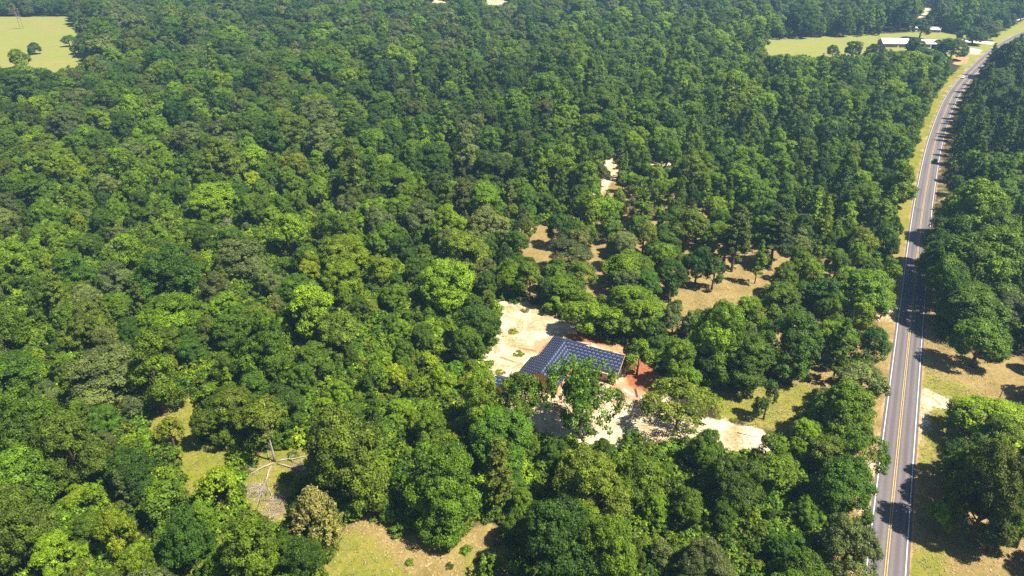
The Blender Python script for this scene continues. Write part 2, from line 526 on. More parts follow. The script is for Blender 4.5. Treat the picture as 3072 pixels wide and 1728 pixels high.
def make_ground():
    V, Fc = [], []
    base = 0
    def block(x0, x1, y0, y1, st):
        nonlocal base
        nx, ny = int(round((x1 - x0) / st)), int(round((y1 - y0) / st))
        gx, gy = np.meshgrid(np.linspace(x0, x1, nx + 1), np.linspace(y0, y1, ny + 1))
        V.append(np.stack([gx.ravel(), gy.ravel(), np.zeros(gx.size)], 1))
        i = (np.arange(ny)[:, None] * (nx + 1) + np.arange(nx)[None, :]).ravel() + base
        Fc.append(np.stack([i, i + 1, i + nx + 2, i + nx + 1], 1))
        base += gx.size
    block(-140, 260, 60, 300, 1.25)
    block(-720, -140, 60, 300, 5)
    block(260, 800, 60, 300, 5)
    block(-720, 800, 300, 1000, 4)
    block(-6000, -720, 60, 1000, 240)
    block(800, 6000, 60, 1000, 240)
    block(-6000, 6000, 1000, 7000, 500)
    block(-6000, 6000, -3000, 60, 500)
    V = np.concatenate(V); Fc = np.concatenate(Fc)
    me = bpy.data.meshes.new('ground')
    me.vertices.add(len(V)); me.vertices.foreach_set('co', V.astype('f').ravel())
    me.loops.add(Fc.size); me.loops.foreach_set('vertex_index', Fc.astype('i').ravel())
    me.polygons.add(len(Fc)); me.polygons.foreach_set('loop_start', (np.arange(len(Fc)) * 4).astype('i'))
    me.update(calc_edges=True)
    X, Y = V[:, 0], V[:, 1]
    z = all_zones(X, Y)
    one = np.ones(len(X))
    for nm, ch in (('zone', ('sand', 'grass', 'dry')), ('zone_b', ('red', 'field', 'clay'))):
        at = me.color_attributes.new(nm, 'FLOAT_COLOR', 'POINT')
        at.data.foreach_set('color', np.stack([z[c] for c in ch] + [one], 1).astype('f').ravel())
    me.materials.append(M['ground'])
    return tag(link('ground', me), 'sandy and leaf-littered ground under the wood and clearings', None, None, 'structure')


make_ground()


def strip(name, a, b_, z, mat, parent=None, uv=False, i0=0, i1=None):
    i1 = i1 or len(ROAD)
    mb = MB()
    vs = []
    run = 0.0
    uvs = []
    for i in range(i0, i1):
        if i > i0: run += (ROAD[i] - ROAD[i - 1]).length
        for o in (a, b_):
            p = ROAD[i] + RN[i] * o
            vs.append((p.x, p.y, z)); uvs.append((o, run))
    fs = [(2 * k + 1, 2 * k + 3, 2 * k + 2, 2 * k) for k in range(i1 - i0 - 1)]
    fs = [tuple(reversed(f)) if False else f for f in fs]
    mb.add(vs, fs)
    o = mb.build(name, mat, parent)
    me = o.data
    if uv:
        l = me.uv_layers.new(name='UVMap')
        for lp in me.loops: l.data[lp.index].uv = uvs[lp.vertex_index]
    return o


road = tag(strip('road', -4.0, 4.0, 0.03, M['asphalt'], uv=True), 'two-lane grey asphalt road through the wood', None, None, 'structure')
strip('edge_line', -3.48, -3.28, 0.05, M['paint_white'], road)
strip('edge_line', 3.28, 3.48, 0.05, M['paint_white'], road)
strip('centre_line', -0.27, -0.13, 0.05, M['paint_yellow'], road)
strip('centre_line', 0.13, 0.27, 0.05, M['paint_yellow'], road)


def sheet(name, px, z, mat, label):
    mb = MB()
    mb.add([G(*p) + Vector((0, 0, z)) for p in px], [tuple(range(len(px)))[::-1]])
    o = mb.build(name, mat)
    if o.data.polygons[0].normal.z < 0: o.data.flip_normals()
    return tag(o, label, None, None, 'structure')


sheet('driveway', [(2890, 148), (2938, 158), (2948, 151), (2905, 142), (2890, 141)], 0.012, M['concrete'], 'pale concrete drive leading off the road bend')
sheet('driveway', [(2880, 126), (2930, 128), (2975, 134), (2985, 128), (2940, 121), (2880, 118)], 0.012, M['concrete'], 'pale concrete drive to the white roofed building')
sheet('side_road', [(3046, 66), (3062, 58), (3110, 44), (3110, 38), (3060, 53), (3040, 63)], 0.012, M['concrete'], 'pale side track beyond the road verge')

# ------------------------------------------------------------------ tree meshes
def rand_dirs(n):
    v = rng.normal(size=(n, 3))
    return v / np.linalg.norm(v, axis=1, keepdims=True)


def nrm(v):
    return v / (np.linalg.norm(v, axis=1, keepdims=True) + 1e-9)


def leaf_mesh(name, C, Nn, size, lv, aspect=0.75, axis=None):
    """one diamond-shaped sprig per row"""
    n = len(C)
    r = rand_dirs(n) if axis is None else nrm(axis + rand_dirs(n) * 0.35)
    T = nrm(np.cross(Nn, r)) if axis is None else nrm(r - Nn * (r * Nn).sum(1, keepdims=True))
    B = np.cross(Nn, T)
    s = size[:, None]
    a = rng.uniform(0.8, 1.2, (n, 1))
    droop = Nn * s * 0.18
    P = np.empty((n, 4, 3))
    P[:, 0] = C + T * s * a - droop
    P[:, 1] = C + B * s * aspect + T * s * 0.1
    P[:, 2] = C - T * s * (0.9) - droop
    P[:, 3] = C - B * s * aspect * rng.uniform(0.7, 1.1, (n, 1)) + T * s * 0.15
    me = bpy.data.meshes.new(name)
    me.vertices.add(n * 4); me.vertices.foreach_set('co', P.astype('f').ravel())
    me.loops.add(n * 4); me.loops.foreach_set('vertex_index', np.arange(n * 4, dtype='i'))
    me.polygons.add(n); me.polygons.foreach_set('loop_start', (np.arange(n) * 4).astype('i'))
    me.update(calc_edges=True)
    at = me.attributes.new('lv', 'FLOAT', 'POINT')
    at.data.foreach_set('value', np.repeat(np.clip(lv, 0, 1), 4).astype('f'))
    me.materials.append(M['leaf'])
    return me


def puff_leaves(pc, pr, po, pv, per_m2, size, flat_=0.8, upb=0.45, jit=0.55):
    """leaves round clumps: centres pc, radii pr, outward dirs po, clump shade pv"""
    Cs, Ns, Ss, Ls = [], [], [], []
    for c, r, o, v in zip(pc, pr, po, pv):
        n = max(6, int(per_m2 * 4 * math.pi * r * r * 0.62))
        d = nrm(rand_dirs(n) + o * 0.55 + np.array([0, 0, 0.25]))
        rr = r * (1 - 0.45 * rng.random(n) ** 1.6) * np.where(rng.random(n) < 0.17, rng.uniform(1.0, 1.5, n), 1.0)
        p = c + d * rr[:, None] * np.array([1, 1, flat_])
        Cs.append(p)
        Ns.append(nrm(d + np.array([0, 0, upb]) + rand_dirs(n) * jit))
        Ss.append(size * rng.uniform(0.65, 1.3, n))
        Ls.append(np.clip(v + rng.normal(0, 0.19, n), 0, 1))
    return np.concatenate(Cs), np.concatenate(Ns), np.concatenate(Ss), np.concatenate(Ls)


def wood(name, h, lobes, rb, mat, lean=0.0, limbs=True, fine=None):
    mb = MB()
    top = h
    k = 7
    ph = rng.uniform(0, 6.28)
    pts, rad = [], []
    for i in range(k):
        t = i / (k - 1)
        pts.append((lean * t * t * math.cos(ph) + 0.12 * math.sin(3 * t + ph) * t, lean * t * t * math.sin(ph) + 0.12 * math.cos(4 * t) * t, -0.3 + t * (top + 0.3)))
        rad.append(rb * (1.35 if i == 0 else 1.0) * (1 - 0.85 * t) + 0.03)
    mb.tube(pts, rad, 8)
    if limbs:
        for c in lobes:
            t = min(0.8, max(0.25, (c[2] / h) * 0.62))
            s = Vector(pts[int(t * (k - 1))])
            e = Vector(c)
            mid = s.lerp(e, 0.5) + Vector((0, 0, -0.08 * (e - s).length))
            r0 = rb * 0.45 * (1 - t * 0.5)
            mb.tube([s, mid, e], [r0, r0 * 0.65, r0 * 0.2], 5, False)
            if fine is not None:
                for q in fine[rng.integers(0, len(fine), 4)]:
                    q = Vector(q)
                    if (q - e).length < 4.0:
                        mb.tube([mid.lerp(e, 0.4), (mid + q) / 2 + Vector((0, 0, 0.3)), q], [r0 * 0.4, r0 * 0.25, 0.02], 4, False)
    me_o = mb
    me = bpy.data.meshes.new(name)
    me.from_pydata(mb.v, [], mb.f)
    me.materials.append(mat)
    me.polygons.foreach_set('use_smooth', [True] * len(me.polygons))
    me.update()
    return me


def broad(R, h, crown_lo, nl, npf, per, leaf, spread=0.5, tall=False, sparse=1.0, prange=(0.15, 0.24), bark='bark', tk=1.0):
    """broadleaf tree: lobes -> clumps -> sprigs.  returns crown mesh, trunk mesh"""
    cz = (crown_lo + h) / 2
    hz = (h - crown_lo) / 2
    lob = []
    for i in range(nl):
        if tall:
            t = (i + 0.5) / nl
            rad = R * (0.75 if t < 0.55 else 0.75 * (1 - t) / 0.45 + 0.12) * rng.uniform(0.35, 0.8)
            a = i * 2.4 + rng.uniform(-0.5, 0.5)
            c = np.array([rad * math.cos(a), rad * math.sin(a), crown_lo + (h - crown_lo) * (0.08 + 0.8 * t)])
            lr = R * rng.uniform(0.42, 0.62) * (1.0 if t < 0.6 else 0.85)
        else:
            a = i * 2.4 + rng.uniform(-0.6, 0.6)
            q = math.sqrt((i + 0.3) / nl)
            rad = R * spread * (0.25 + q * 0.95) * rng.uniform(0.75, 1.1)
            zz = cz + hz * (0.50 - 0.98 * q * q + rng.uniform(-0.2, 0.2))
            c = np.array([rad * math.cos(a), rad * math.sin(a), zz])
            lr = R * rng.uniform(0.30, 0.58)
        lob.append((c, lr))
    pc, pr, po, pv = [], [], [], []
    cen = np.array([0, 0, cz - hz * 0.25])
    tot = sum(l[1] ** 2 for l in lob)
    for c, lr in lob:
        n = max(4, int(npf * lr * lr / tot))
        lobe_v = rng.normal(0, 0.08)
        d = nrm(rand_dirs(n) + nrm((c - cen)[None])[0] * 0.75 + np.array([0, 0, 0.14]))
        zs = min(1.0, hz / R * 1.15)
        p = c + d * lr * rng.uniform(0.72, 1.08, (n, 1)) * np.array([1, 1, zs])
        keep = np.ones(n, bool)
        for c2, r2 in lob:
            if c2 is c: continue
            keep &= np.linalg.norm((p - c2) / np.array([1, 1, zs]), axis=1) > r2 * 0.62
        keep &= p[:, 2] > crown_lo * 0.8
        if sparse < 1: keep &= rng.random(n) < sparse
        p, d = p[keep], d[keep]
        m = len(p)
        pc.append(p); po.append(d)
        pr.append(R * rng.uniform(*prange, m))
        pv.append(np.clip(0.42 + lobe_v + rng.normal(0, 0.14, m), 0, 1))
    pc, po, pr, pv = map(np.concatenate, (pc, po, pr, pv))
    C, Nn, S, L = puff_leaves(pc, pr * rng.choice([0.7, 1.0, 1.25], len(pr)), po, pv, per, leaf)
    crown = leaf_mesh('crown', C, Nn, S, L)
    trunk = wood('trunk', cz + hz * 0.35, [l[0] for l in lob], (0.028 * h + 0.05) * tk, M[bark], lean=R * 0.08, fine=pc if sparse < 1 else None)
    return crown, trunk


def pine(R, h, lo, nw, leaf, bark='bark'):
    pc, pr, po, pv = [], [], [], []
    br = []
    for i in range(nw):
        t = i / (nw - 1)
        z = lo + (h - lo) * t
        rad = R * (1 - t) ** 0.75 * rng.uniform(0.75, 1.1) + 0.25
        for k in range(int(rng.integers(3, 6)) if t < 0.9 else 2):
            a = rng.uniform(0, 6.28)
            rr = rad * rng.uniform(0.65, 1.1)
            e = np.array([rr * math.cos(a), rr * math.sin(a), z + rr * rng.uniform(0.05, 0.4)])
            br.append((z, e))
            m = 2 + int(rr / 0.8)
            for j in range(m):
                f = 0.35 + 0.65 * (j + 1) / m
                p = np.array([e[0] * f, e[1] * f, z + (e[2] - z) * f]) + rng.normal(0, 0.2, 3)
                pc.append(p); pr.append(rng.uniform(0.45, 0.8) * (0.75 + R / 12)); po.append(np.array([math.cos(a), math.sin(a), 0.5]))
                pv.append(np.clip(0.38 + 0.1 * f + rng.normal(0, 0.13), 0, 1))
    C, Nn, S, L = puff_leaves(pc, pr, po, pv, 8.0, leaf, 0.75, 0.55, 0.7)
    ax = nrm(C - np.array([0, 0, lo]) * 1.0 - np.array([0, 0, 1]) * (C[:, 2:3] - lo) + np.array([0, 0, 0.6]))
    crown = leaf_mesh('crown', C, Nn, S, L, 0.42, ax)
    mb = MB()
    k = 8
    pts = [(0.1 * math.sin(i), 0.1 * math.cos(i * 1.3), -0.3 + (h - 0.2) * i / (k - 1)) for i in range(k)]
    rb = 0.012 * h + 0.05
    mb.tube(pts, [rb * (1 - 0.85 * i / (k - 1)) + 0.02 for i in range(k)], 7)
    for z, e in br:
        mb.tube([(0, 0, z - 0.2), tuple(e)], [0.06, 0.02], 4, False)
    me = bpy.data.meshes.new('trunk'); me.from_pydata(mb.v, [], mb.f); me.materials.append(M[bark]); me.update()
    return crown, me


def cedar(R, h):
    n = 330
    t = rng.random(n) ** 0.8
    a = rng.uniform(0, 6.28, n)
    prof = np.where(t < 0.35, 0.72 + t * 0.8, 1.0 * ((1 - t) / 0.65) ** 0.62)
    rr = R * prof * rng.uniform(0.7, 1.0, n)
    pc = np.stack([rr * np.cos(a), rr * np.sin(a), 0.3 + h * 0.93 * t], 1)
    po = np.stack([np.cos(a), np.sin(a), np.full(n, 0.9)], 1)
    pr = rng.uniform(0.35, 0.62, n)
    C, Nn, S, L = puff_leaves(pc, pr, po, np.clip(0.45 + rng.normal(0, 0.15, n), 0, 1), 14, 0.21, 1.25, 0.2, 0.6)
    ax = nrm(np.stack([C[:, 0], C[:, 1], np.full(len(C), R * 1.2)], 1))
    crown = leaf_mesh('crown', C, Nn, S, L, 0.4, ax)
    mb = MB().tube([(0, 0, -0.3), (0, 0, h * 0.5), (0, 0, h * 0.9)], [0.22, 0.12, 0.03], 7)
    me = bpy.data.meshes.new('trunk'); me.from_pydata(mb.v, [], mb.f); me.materials.append(M['bark']); me.update()
    return crown, me


def shrub(R, h):
    nl = 5
    pc, pr, po, pv = [], [], [], []
    for i in range(26):
        d = rand_dirs(1)[0]; d[2] = abs(d[2])
        f = rng.uniform(0.45, 0.95)
        pc.append(np.array([d[0] * R * f, d[1] * R * f, 0.25 + d[2] * h * 0.8 * f])); pr.append(R * rng.uniform(0.2, 0.34)); po.append(d + np.array([0, 0, .3]))
        pv.append(np.clip(0.45 + rng.normal(0, 0.16), 0, 1))
    C, Nn, S, L = puff_leaves(pc, pr, po, pv, 11, 0.19)
    crown = leaf_mesh('crown', C, Nn, S, L)
    mb = MB()
    for i in range(5):
        e = pc[i * 3]
        mb.tube([(0, 0, -0.1), tuple(np.array(e) * np.array([.5, .5, .55])), tuple(e)], [0.06, 0.04, 0.015], 4, False)
    me = bpy.data.meshes.new('stems'); me.from_pydata(mb.v, [], mb.f); me.materials.append(M['bark']); me.update()
    return crown, me


def bare(h, spread, mat, depth=4):
    mb = MB()
    def grow(p, d, L, r, k):
        q = p + d * L
        mid = p + d * L * 0.5 + Vector(rng.normal(0, 0.05 * L, 3))
        mb.tube([p, mid, q], [r, r * 0.8, r * 0.6], 5 if k > 2 else 4, False)
        if k == 0: return
        for i in range(3 if k < depth else 4):
            nd = (d + Vector(rng.normal(0, spread, 3)) + Vector((0, 0, 0.12))).normalized()
            grow(q if i else mid, nd, L * rng.uniform(0.5, 0.75), r * 0.55, k - 1)
    grow(Vector((0, 0, -0.2)), Vector((0, 0, 1)), h * 0.42, 0.02 * h, depth)
    me = bpy.data.meshes.new('trunk'); me.from_pydata(mb.v, [], mb.f); me.materials.append(mat); me.update()
    return me


# kind -> list of (crown mesh, trunk mesh), nominal crown radius, nominal height
KIND = {}
KIND['oak'] = ([broad(7.2, 15.0, 1.4, int(rng.integers(9, 13)), 430, 15.0, 0.185, 0.52, prange=(0.08, 0.17)) for _ in range(9)], 7.5, 15.4)
KIND['leafy'] = ([broad(5.0, 13.0, 2.2, int(rng.integers(7, 10)), 300, 15.0, 0.17, 0.5, prange=(0.10, 0.20)) for _ in range(10)], 5.2, 13.4)
KIND['gum'] = ([broad(3.9, 15.5, 1.8, int(rng.integers(9, 12)), 260, 14.5, 0.17, tall=True, prange=(0.13, 0.25)) for _ in range(5)], 4.1, 15.8)
KIND['small'] = ([broad(2.8, 7.6, 1.0, 5, 110, 11.0, 0.18, 0.5, prange=(0.17, 0.29)) for _ in range(4)], 3.0, 7.9)
KIND['sparse'] = ([broad(7.6, 13.5, 3.6, 10, 420, 7.0, 0.22, 0.6, sparse=0.5, prange=(0.08, 0.14)) for _ in range(2)], 8.0, 14.0)
KIND['snag'] = ([broad(5.0, 17.0, 8.6, 7, 330, 9, 0.19, 0.55, sparse=0.8, prange=(0.08, 0.15), bark='pale_bark', tk=0.45)], 5.6, 17.4)
KIND['pine'] = ([pine(rng.uniform(3.0, 3.8), 20.0, 5.5, 17, 0.30) for _ in range(5)], 3.7, 20.2)
KIND['cedar'] = ([cedar(3.6, 7.8) for _ in range(2)], 3.7, 8.0)
KIND['shrub'] = ([shrub(2.0, 2.6) for _ in range(4)], 2.2, 2.8)

PAL = {
    'grey': ((0.075, 0.120, 0.044), 'grey-green'), 'green': ((0.056, 0.122, 0.008), 'mid green'), 'deep': ((0.034, 0.086, 0.008), 'deep green'),
    'bright': ((0.088, 0.176, 0.008), 'bright green'), 'yellow': ((0.122, 0.190, 0.008), 'yellow-green'), 'olive': ((0.070, 0.120, 0.012), 'olive green'),
    'pine': ((0.042, 0.082, 0.016), 'dark green'), 'blue': ((0.045, 0.095, 0.026), 'blue-green'), 'rust': ((0.20, 0.065, 0.050), 'rust red'),
    'silver': ((0.125, 0.148, 0.062), 'silvery green'), 'lime': ((0.102, 0.188, 0.008), 'lime green'),
}
FORM = {'oak': ('oak_tree', 'round-crowned tree', 'round tree'), 'leafy': ('broadleaf_tree', 'leafy medium tree', 'leafy tree'),
        'gum': ('slender_tree', 'slender tree', 'slender tree'), 'small': ('young_tree', 'young tree', 'young tree'),
        'sparse': ('open_oak_tree', 'open-crowned tree with bare limbs showing', 'open tree'), 'pine': ('pine_tree', 'tapering pine tree', 'pine tree'),
        'snag': ('broken_tree', 'broken tree with a pale trunk', 'broken tree'),
        'cedar': ('cedar_tree', 'dense conical cedar', 'cedar'), 'shrub': ('shrub', 'low leafy shrub', 'shrub')}


def jitter_tint(col):
    col = PAL[col][0]
    k = rng.uniform(0.74, 1.42)
    col = (col[0] * 1.24, col[1] * 1.04, col[2] * 0.7)
    w_ = rng.normal(0, 0.05)
    return (col[0] * k * (1 + w_), col[1] * k, col[2] * k * (1 - w_))


PLACED = []                                               # x, y, r
VARIANT_OBJ = {}                                          # (kind, i) -> crown object, trunk object


def put_tree(kind, X, Y, r, h, colour, label, group=None, var=None, trunk_mat=None, tint=None, name=None, cat=None):
    vs, R0, H0 = KIND[kind]
    vi = int(rng.integers(0, len(vs))) if var is None else var
    cm, tm = vs[vi]
    root = empty(name or FORM[kind][0], (X, Y, 0), rng.uniform(0, 6.28))
    s, sz = r / R0, h / H0
    root.scale = (s, s, sz)
    tag(root, label, cat or FORM[kind][2], group)
    co = link('crown', cm, root)
    co['tint'] = [float(v) for v in (tint or jitter_tint(colour))]
    to = link('stems' if kind == 'shrub' else 'trunk', tm, root)
    if trunk_mat:
        me = tm.copy(); me.materials[0] = M[trunk_mat]; to.data = me
    VARIANT_OBJ.setdefault((kind, vi), (co, to))
    return root


# hand-placed trees: x, top y, base y, crown width (photo px), kind, colour, label
KEY = [
    (1070, 1216, 1535, 265, 'oak', 'olive', 'big olive-green round tree beside the broken pale trunk'),
    (1330, 1327, 1610, 245, 'oak', 'green', 'big round dense green tree at the far edge of the dry grass glade'),
    (960, 1453, 1632, 165, 'cedar', 'silver', 'dense silvery conical cedar at the edge of the dry grass glade'),
    (170, 1170, 1440, 220, 'oak', 'green', 'round green tree left of the small grassy gap in the wood'),
    (270, 1225, 1490, 200, 'oak', 'olive', 'olive round tree bordering the small grassy gap'),
    (432, 1350, 1500, 155, 'leafy', 'deep', 'deep green tree at the near side of the small grassy gap'),
    (675, 1395, 1545, 125, 'small', 'lime', 'lime green bushy tree between grassy gap and fallen branches'),
    (505, 1445, 1560, 140, 'small', 'green', 'low green tree beside the lime bushy tree'),
    (525, 1245, 1343, 85, 'small', 'yellow', 'yellow-green little tree standing alone in the grassy gap'),
    (655, 1190, 1335, 130, 'leafy', 'green', 'green tree casting its shadow on the grassy gap'),
    (730, 1160, 1320, 120, 'leafy', 'olive', 'olive tree between the grassy gap and the pale trunk'),
    (495, 990, 1235, 140, 'gum', 'bright', 'tall bright green tree at the far end of the grassy gap'),
    (800, 935, 1150, 175, 'oak', 'green', 'round green tree behind the pale broken trunk'),
    (385, 1510, 1690, 110, 'leafy', 'yellow', 'yellow-green leafy tree near the corner of the wood'),
    (450, 1630, 1790, 100, 'leafy', 'lime', 'lime leafy tree in front of the yellow-green one'),
    (110, 1450, 1740, 230, 'oak', 'olive', 'large olive tree in front of the grassy gap wood'),
    (600, 1520, 1720, 140, 'leafy', 'deep', 'deep green tree in front of the fallen branches'),
    (775, 1545, 1760, 190, 'leafy', 'green', 'green spreading tree left of the dry grass glade'),
    (930, 1610, 1800, 150, 'leafy', 'deep', 'deep green tree at the near corner of the dry grass glade'),
    (1510, 1230, 1430, 205, 'oak', 'green', 'green round tree in front of the navy roofed house'),
    (1738, 1072, 1312, 245, 'sparse', 'green', 'tall open tree standing before the navy roofed house'),
    (1735, 1085, 1300, 140, 'leafy', 'green', 'leafy tree hiding the middle of the navy roof'),
    (1560, 1105, 1300, 145, 'leafy', 'green', 'leafy tree hiding the left wing of the navy roofed house'),
    (1455, 1110, 1300, 130, 'leafy', 'bright', 'bright leafy tree at the corner of the sandy yard'),
    (1760, 1345, 1590, 235, 'oak', 'olive', 'big round olive tree on the near side of the sandy drive'),
    (1665, 1510, 1790, 250, 'oak', 'deep', 'large dark tree shading the right end of the dry grass glade'),
    (1810, 1560, 1810, 200, 'oak', 'green', 'green round tree next to the large dark tree'),
    (1500, 1310, 1530, 110, 'pine', 'olive', 'olive brown pine behind the dry grass glade'),
    (1470, 1640, 1730, 95, 'shrub', 'green', 'green shrub in the dry grass glade'),
    (2130, 902, 1105, 178, 'oak', 'bright', 'bright round tree at the edge of the tan clearing behind the house'),
    (2215, 1000, 1170, 215, 'oak', 'green', 'wide green tree above the little lawn by the sandy drive'),
    (2350, 945, 1115, 190, 'oak', 'deep', 'deep green spreading tree between house clearing and road'),
    (2500, 965, 1095, 120, 'leafy', 'green', 'green tree with bare trunk close to the road verge'),
    (2590, 975, 1110, 120, 'leafy', 'deep', 'deep green tree leaning over the road verge'),
    (1910, 1002, 1125, 78, 'small', 'bright', 'slim young tree on red soil beside the house gable'),
    (2020, 1010, 1155, 115, 'leafy', 'bright', 'bright leafy tree behind the red soil'),
    (2063, 1095, 1175, 75, 'small', 'bright', 'small bright tree at the edge of the red soil'),
    (2290, 1122, 1258, 68, 'small', 'blue', 'lone blue-green young tree on the little lawn'),
    (2030, 1155, 1288, 235, 'sparse', 'olive', 'low spreading open oak beside the sandy drive'),
    (2500, 1160, 1360, 215, 'oak', 'bright', 'bright dense tree between the little lawn and the road'),
    (2565, 1090, 1225, 155, 'leafy', 'grey', 'grey-green tree behind the bright dense one by the road'),
    (2562, 1290, 1440, 160, 'sparse', 'green', 'open tree reaching its branches over the road edge'),
    (2495, 1375, 1590, 190, 'oak', 'deep', 'deep green tree where the sandy drive meets the road'),
    (2490, 1570, 1790, 200, 'oak', 'grey', 'grey-green tree next to the road shoulder, near the sandy strip'),
    (2290, 1320, 1470, 160, 'leafy', 'green', 'green tree on the near side of the sandy drive'),
    (2110, 1290, 1420, 110, 'leafy', 'green', 'small green tree in front of the open oak by the drive'),
    (2930, 1190, 1345, 230, 'oak', 'bright', 'bright round tree beside the dirt turnout across the road'),
    (2890, 1335, 1655, 215, 'oak', 'olive', 'tall olive tree shading the road from the far verge'),
    (3065, 1290, 1500, 140, 'leafy', 'deep', 'deep green tree behind the dirt turnout'),
    (2850, 1315, 1440, 100, 'leafy', 'deep', 'deep green tree between turnout and tall olive tree'),
    (2965, 1475, 1655, 150, 'leafy', 'olive', 'olive leafy tree in front of the tall shading tree across the road'),
    (3045, 1410, 1640, 150, 'leafy', 'green', 'green leafy tree behind the tall shading tree across the road'),
    (2985, 1400, 1640, 130, 'leafy', 'deep', 'deep green tree leaning beside the tall olive tree across the road'),
    (2900, 550, 735, 205, 'oak', 'bright', 'bright broad tree across the road from the tan clearing'),
    (2960, 600, 770, 130, 'leafy', 'lime', 'lime leafy tree crowding the bright broad tree across the road'),
    (2895, 672, 890, 265, 'oak', 'bright', 'largest bright green tree on the far side of the road'),
    (2885, 850, 1000, 190, 'leafy', 'green', 'green tree beyond the shaded stretch of road'),
    (2915, 940, 1100, 165, 'leafy', 'green', 'green tree above the shaded bank across the road'),
    (2815, 640, 815, 130, 'leafy', 'deep', 'deep green tree at the far end of the shaded stretch of road'),
    (2806, 755, 935, 120, 'leafy', 'green', 'green tree at the near end of the shaded stretch of road'),
    (2812, 705, 885, 135, 'leafy', 'deep', 'tall deep green tree shading the whole width of the road'),
    (2822, 800, 975, 110, 'leafy', 'deep', 'deep green tree on the shaded bank just across the road'),
    (2195, 610, 815, 110, 'pine', 'pine', 'tall dark pine with bare trunk at the tan clearing'),
    (2310, 620, 795, 120, 'pine', 'pine', 'tall dark pine between the tan clearing and the road'),
    (2570, 810, 955, 195, 'oak', 'green', 'wide green tree where the track meets the shaded road'),
    (2310, 840, 985, 150, 'leafy', 'green', 'green tree at the roadward end of the tan clearing'),
    (2245, 885, 1000, 120, 'leafy', 'bright', 'bright tree at the near end of the tan clearing'),
    (2460, 815, 940, 110, 'leafy', 'deep', 'deep green tree with bare stems in the open wood by the road'),
    (2460, 960, 1085, 95, 'leafy', 'bright', 'bright slim tree among bare ground near the road'),
    (1880, 755, 865, 165, 'leafy', 'bright', 'bright feathery tree with a fallen grey branch beneath'),
    (2005, 775, 882, 100, 'leafy', 'deep', 'deep green tree at the left end of the tan clearing'),
    (2135, 760, 868, 72, 'small', 'deep', 'small dark tree alone in the tan clearing'),
    (2085, 735, 852, 85, 'leafy', 'deep', 'dark leafy tree behind the small dark tree in the tan clearing'),
    (1975, 695, 805, 115, 'leafy', 'deep', 'deep green tree in the open wood behind the feathery tree'),
    (1870, 690, 770, 100, 'leafy', 'grey', 'grey-green tree in the open wood behind the feathery tree'),
    (1700, 720, 815, 130, 'leafy', 'grey', 'grey-green tree between two little sunlit gaps'),
    (1735, 670, 755, 80, 'leafy', 'grey', 'grey tree behind the two little sunlit gaps'),
    (1695, 815, 915, 130, 'leafy', 'bright', 'bright tree in front of the little sunlit gaps'),
    (1740, 875, 1000, 120, 'leafy', 'bright', 'bright tree above the sandy yard'),
    (1890, 850, 985, 210, 'oak', 'bright', 'wide bright tree directly behind the house'),
    (1930, 890, 1015, 120, 'leafy', 'lime', 'lime leafy tree behind the house'),
    (2015, 910, 1010, 75, 'leafy', 'grey', 'small grey-green tree behind the house'),
    (1590, 780, 895, 85, 'leafy', 'bright', 'bright tree on the upper rim of the sandy yard'),
    (1525, 770, 890, 85, 'leafy', 'lime', 'lime tree on the upper rim of the sandy yard'),
    (1440, 895, 1050, 132, 'leafy', 'deep', 'deep green tree on the left rim of the sandy yard'),
    (1800, 480, 562, 60, 'leafy', 'grey', 'grey-green tree beside the bright sandy track'),
    (1725, 500, 580, 60, 'leafy', 'grey', 'grey-green tree left of the bright sandy track'),
    (1855, 415, 535, 55, 'pine', 'pine', 'thin dark pine standing on the bright sandy track'),
    (1915, 580, 670, 95, 'leafy', 'silver', 'silvery tree in the open wood below the sandy track'),
    (1820, 590, 695, 95, 'leafy', 'bright', 'bright tree in the open wood below the sandy track'),
    (1740, 580, 680, 95, 'leafy', 'bright', 'bright tree left of the open wood'),
    (1660, 880, 945, 50, 'small', 'bright', 'little bright tree at the top of the sandy yard'),
    (70, 145, 205, 66, 'oak', 'lime', 'round lime green tree in the far hay field'),
    (107, 127, 163, 40, 'oak', 'blue', 'round dark tree behind the lime one in the far hay field'),
    (210, 100, 140, 40, 'leafy', 'green', 'green tree on the edge of the far hay field'),
    (238, 122, 162, 42, 'oak', 'grey', 'grey-green tree at the tip of the far hay field'),
    (2495, 128, 175, 40, 'leafy', 'pine', 'dark tree on the near edge of the long lawn'),
    (2555, 118, 178, 52, 'leafy', 'green', 'green loose tree at the edge of the long lawn'),
    (2622, 128, 185, 62, 'oak', 'blue', 'blue-green round tree at the corner of the brick house'),
    (2757, 50, 116, 60, 'leafy', 'blue', 'blue-green tree on the lawn behind the white roofs'),
    (2915, 74, 133, 80, 'oak', 'blue', 'large dark round tree beside the concrete drive'),
    (2960, 62, 118, 60, 'oak', 'grey', 'round grey tree next to the large dark one at the drive'),
    (2745, 118, 172, 52, 'leafy', 'blue', 'loose dark tree masking the gap between the white roofs'),
    (2833, 108, 168, 48, 'leafy', 'blue', 'dark tree masking the end of the low white roofed building'),
    (2730, 108, 165, 50, 'leafy', 'blue', 'dark tree in front of the white roofs'),
    (2765, 140, 215, 110, 'oak', 'blue', 'big grey-blue tree hiding the front of the white roofs'),
    (2850, 112, 178, 85, 'oak', 'blue', 'dark blue tree between the white roofs and the road bend'),
    (2810, 115, 165, 40, 'leafy', 'blue', 'slim dark tree in front of the white pole'),
    (2700, 165, 225, 80, 'oak', 'blue', 'round dark tree below the brick house'),
    (3040, 100, 195, 55, 'pine', 'pine', 'dark pine at the outer bend of the road'),
    (1050, 138, 196, 50, 'pine', 'rust', 'rust-red dead pine standing out of the green canopy'),
]


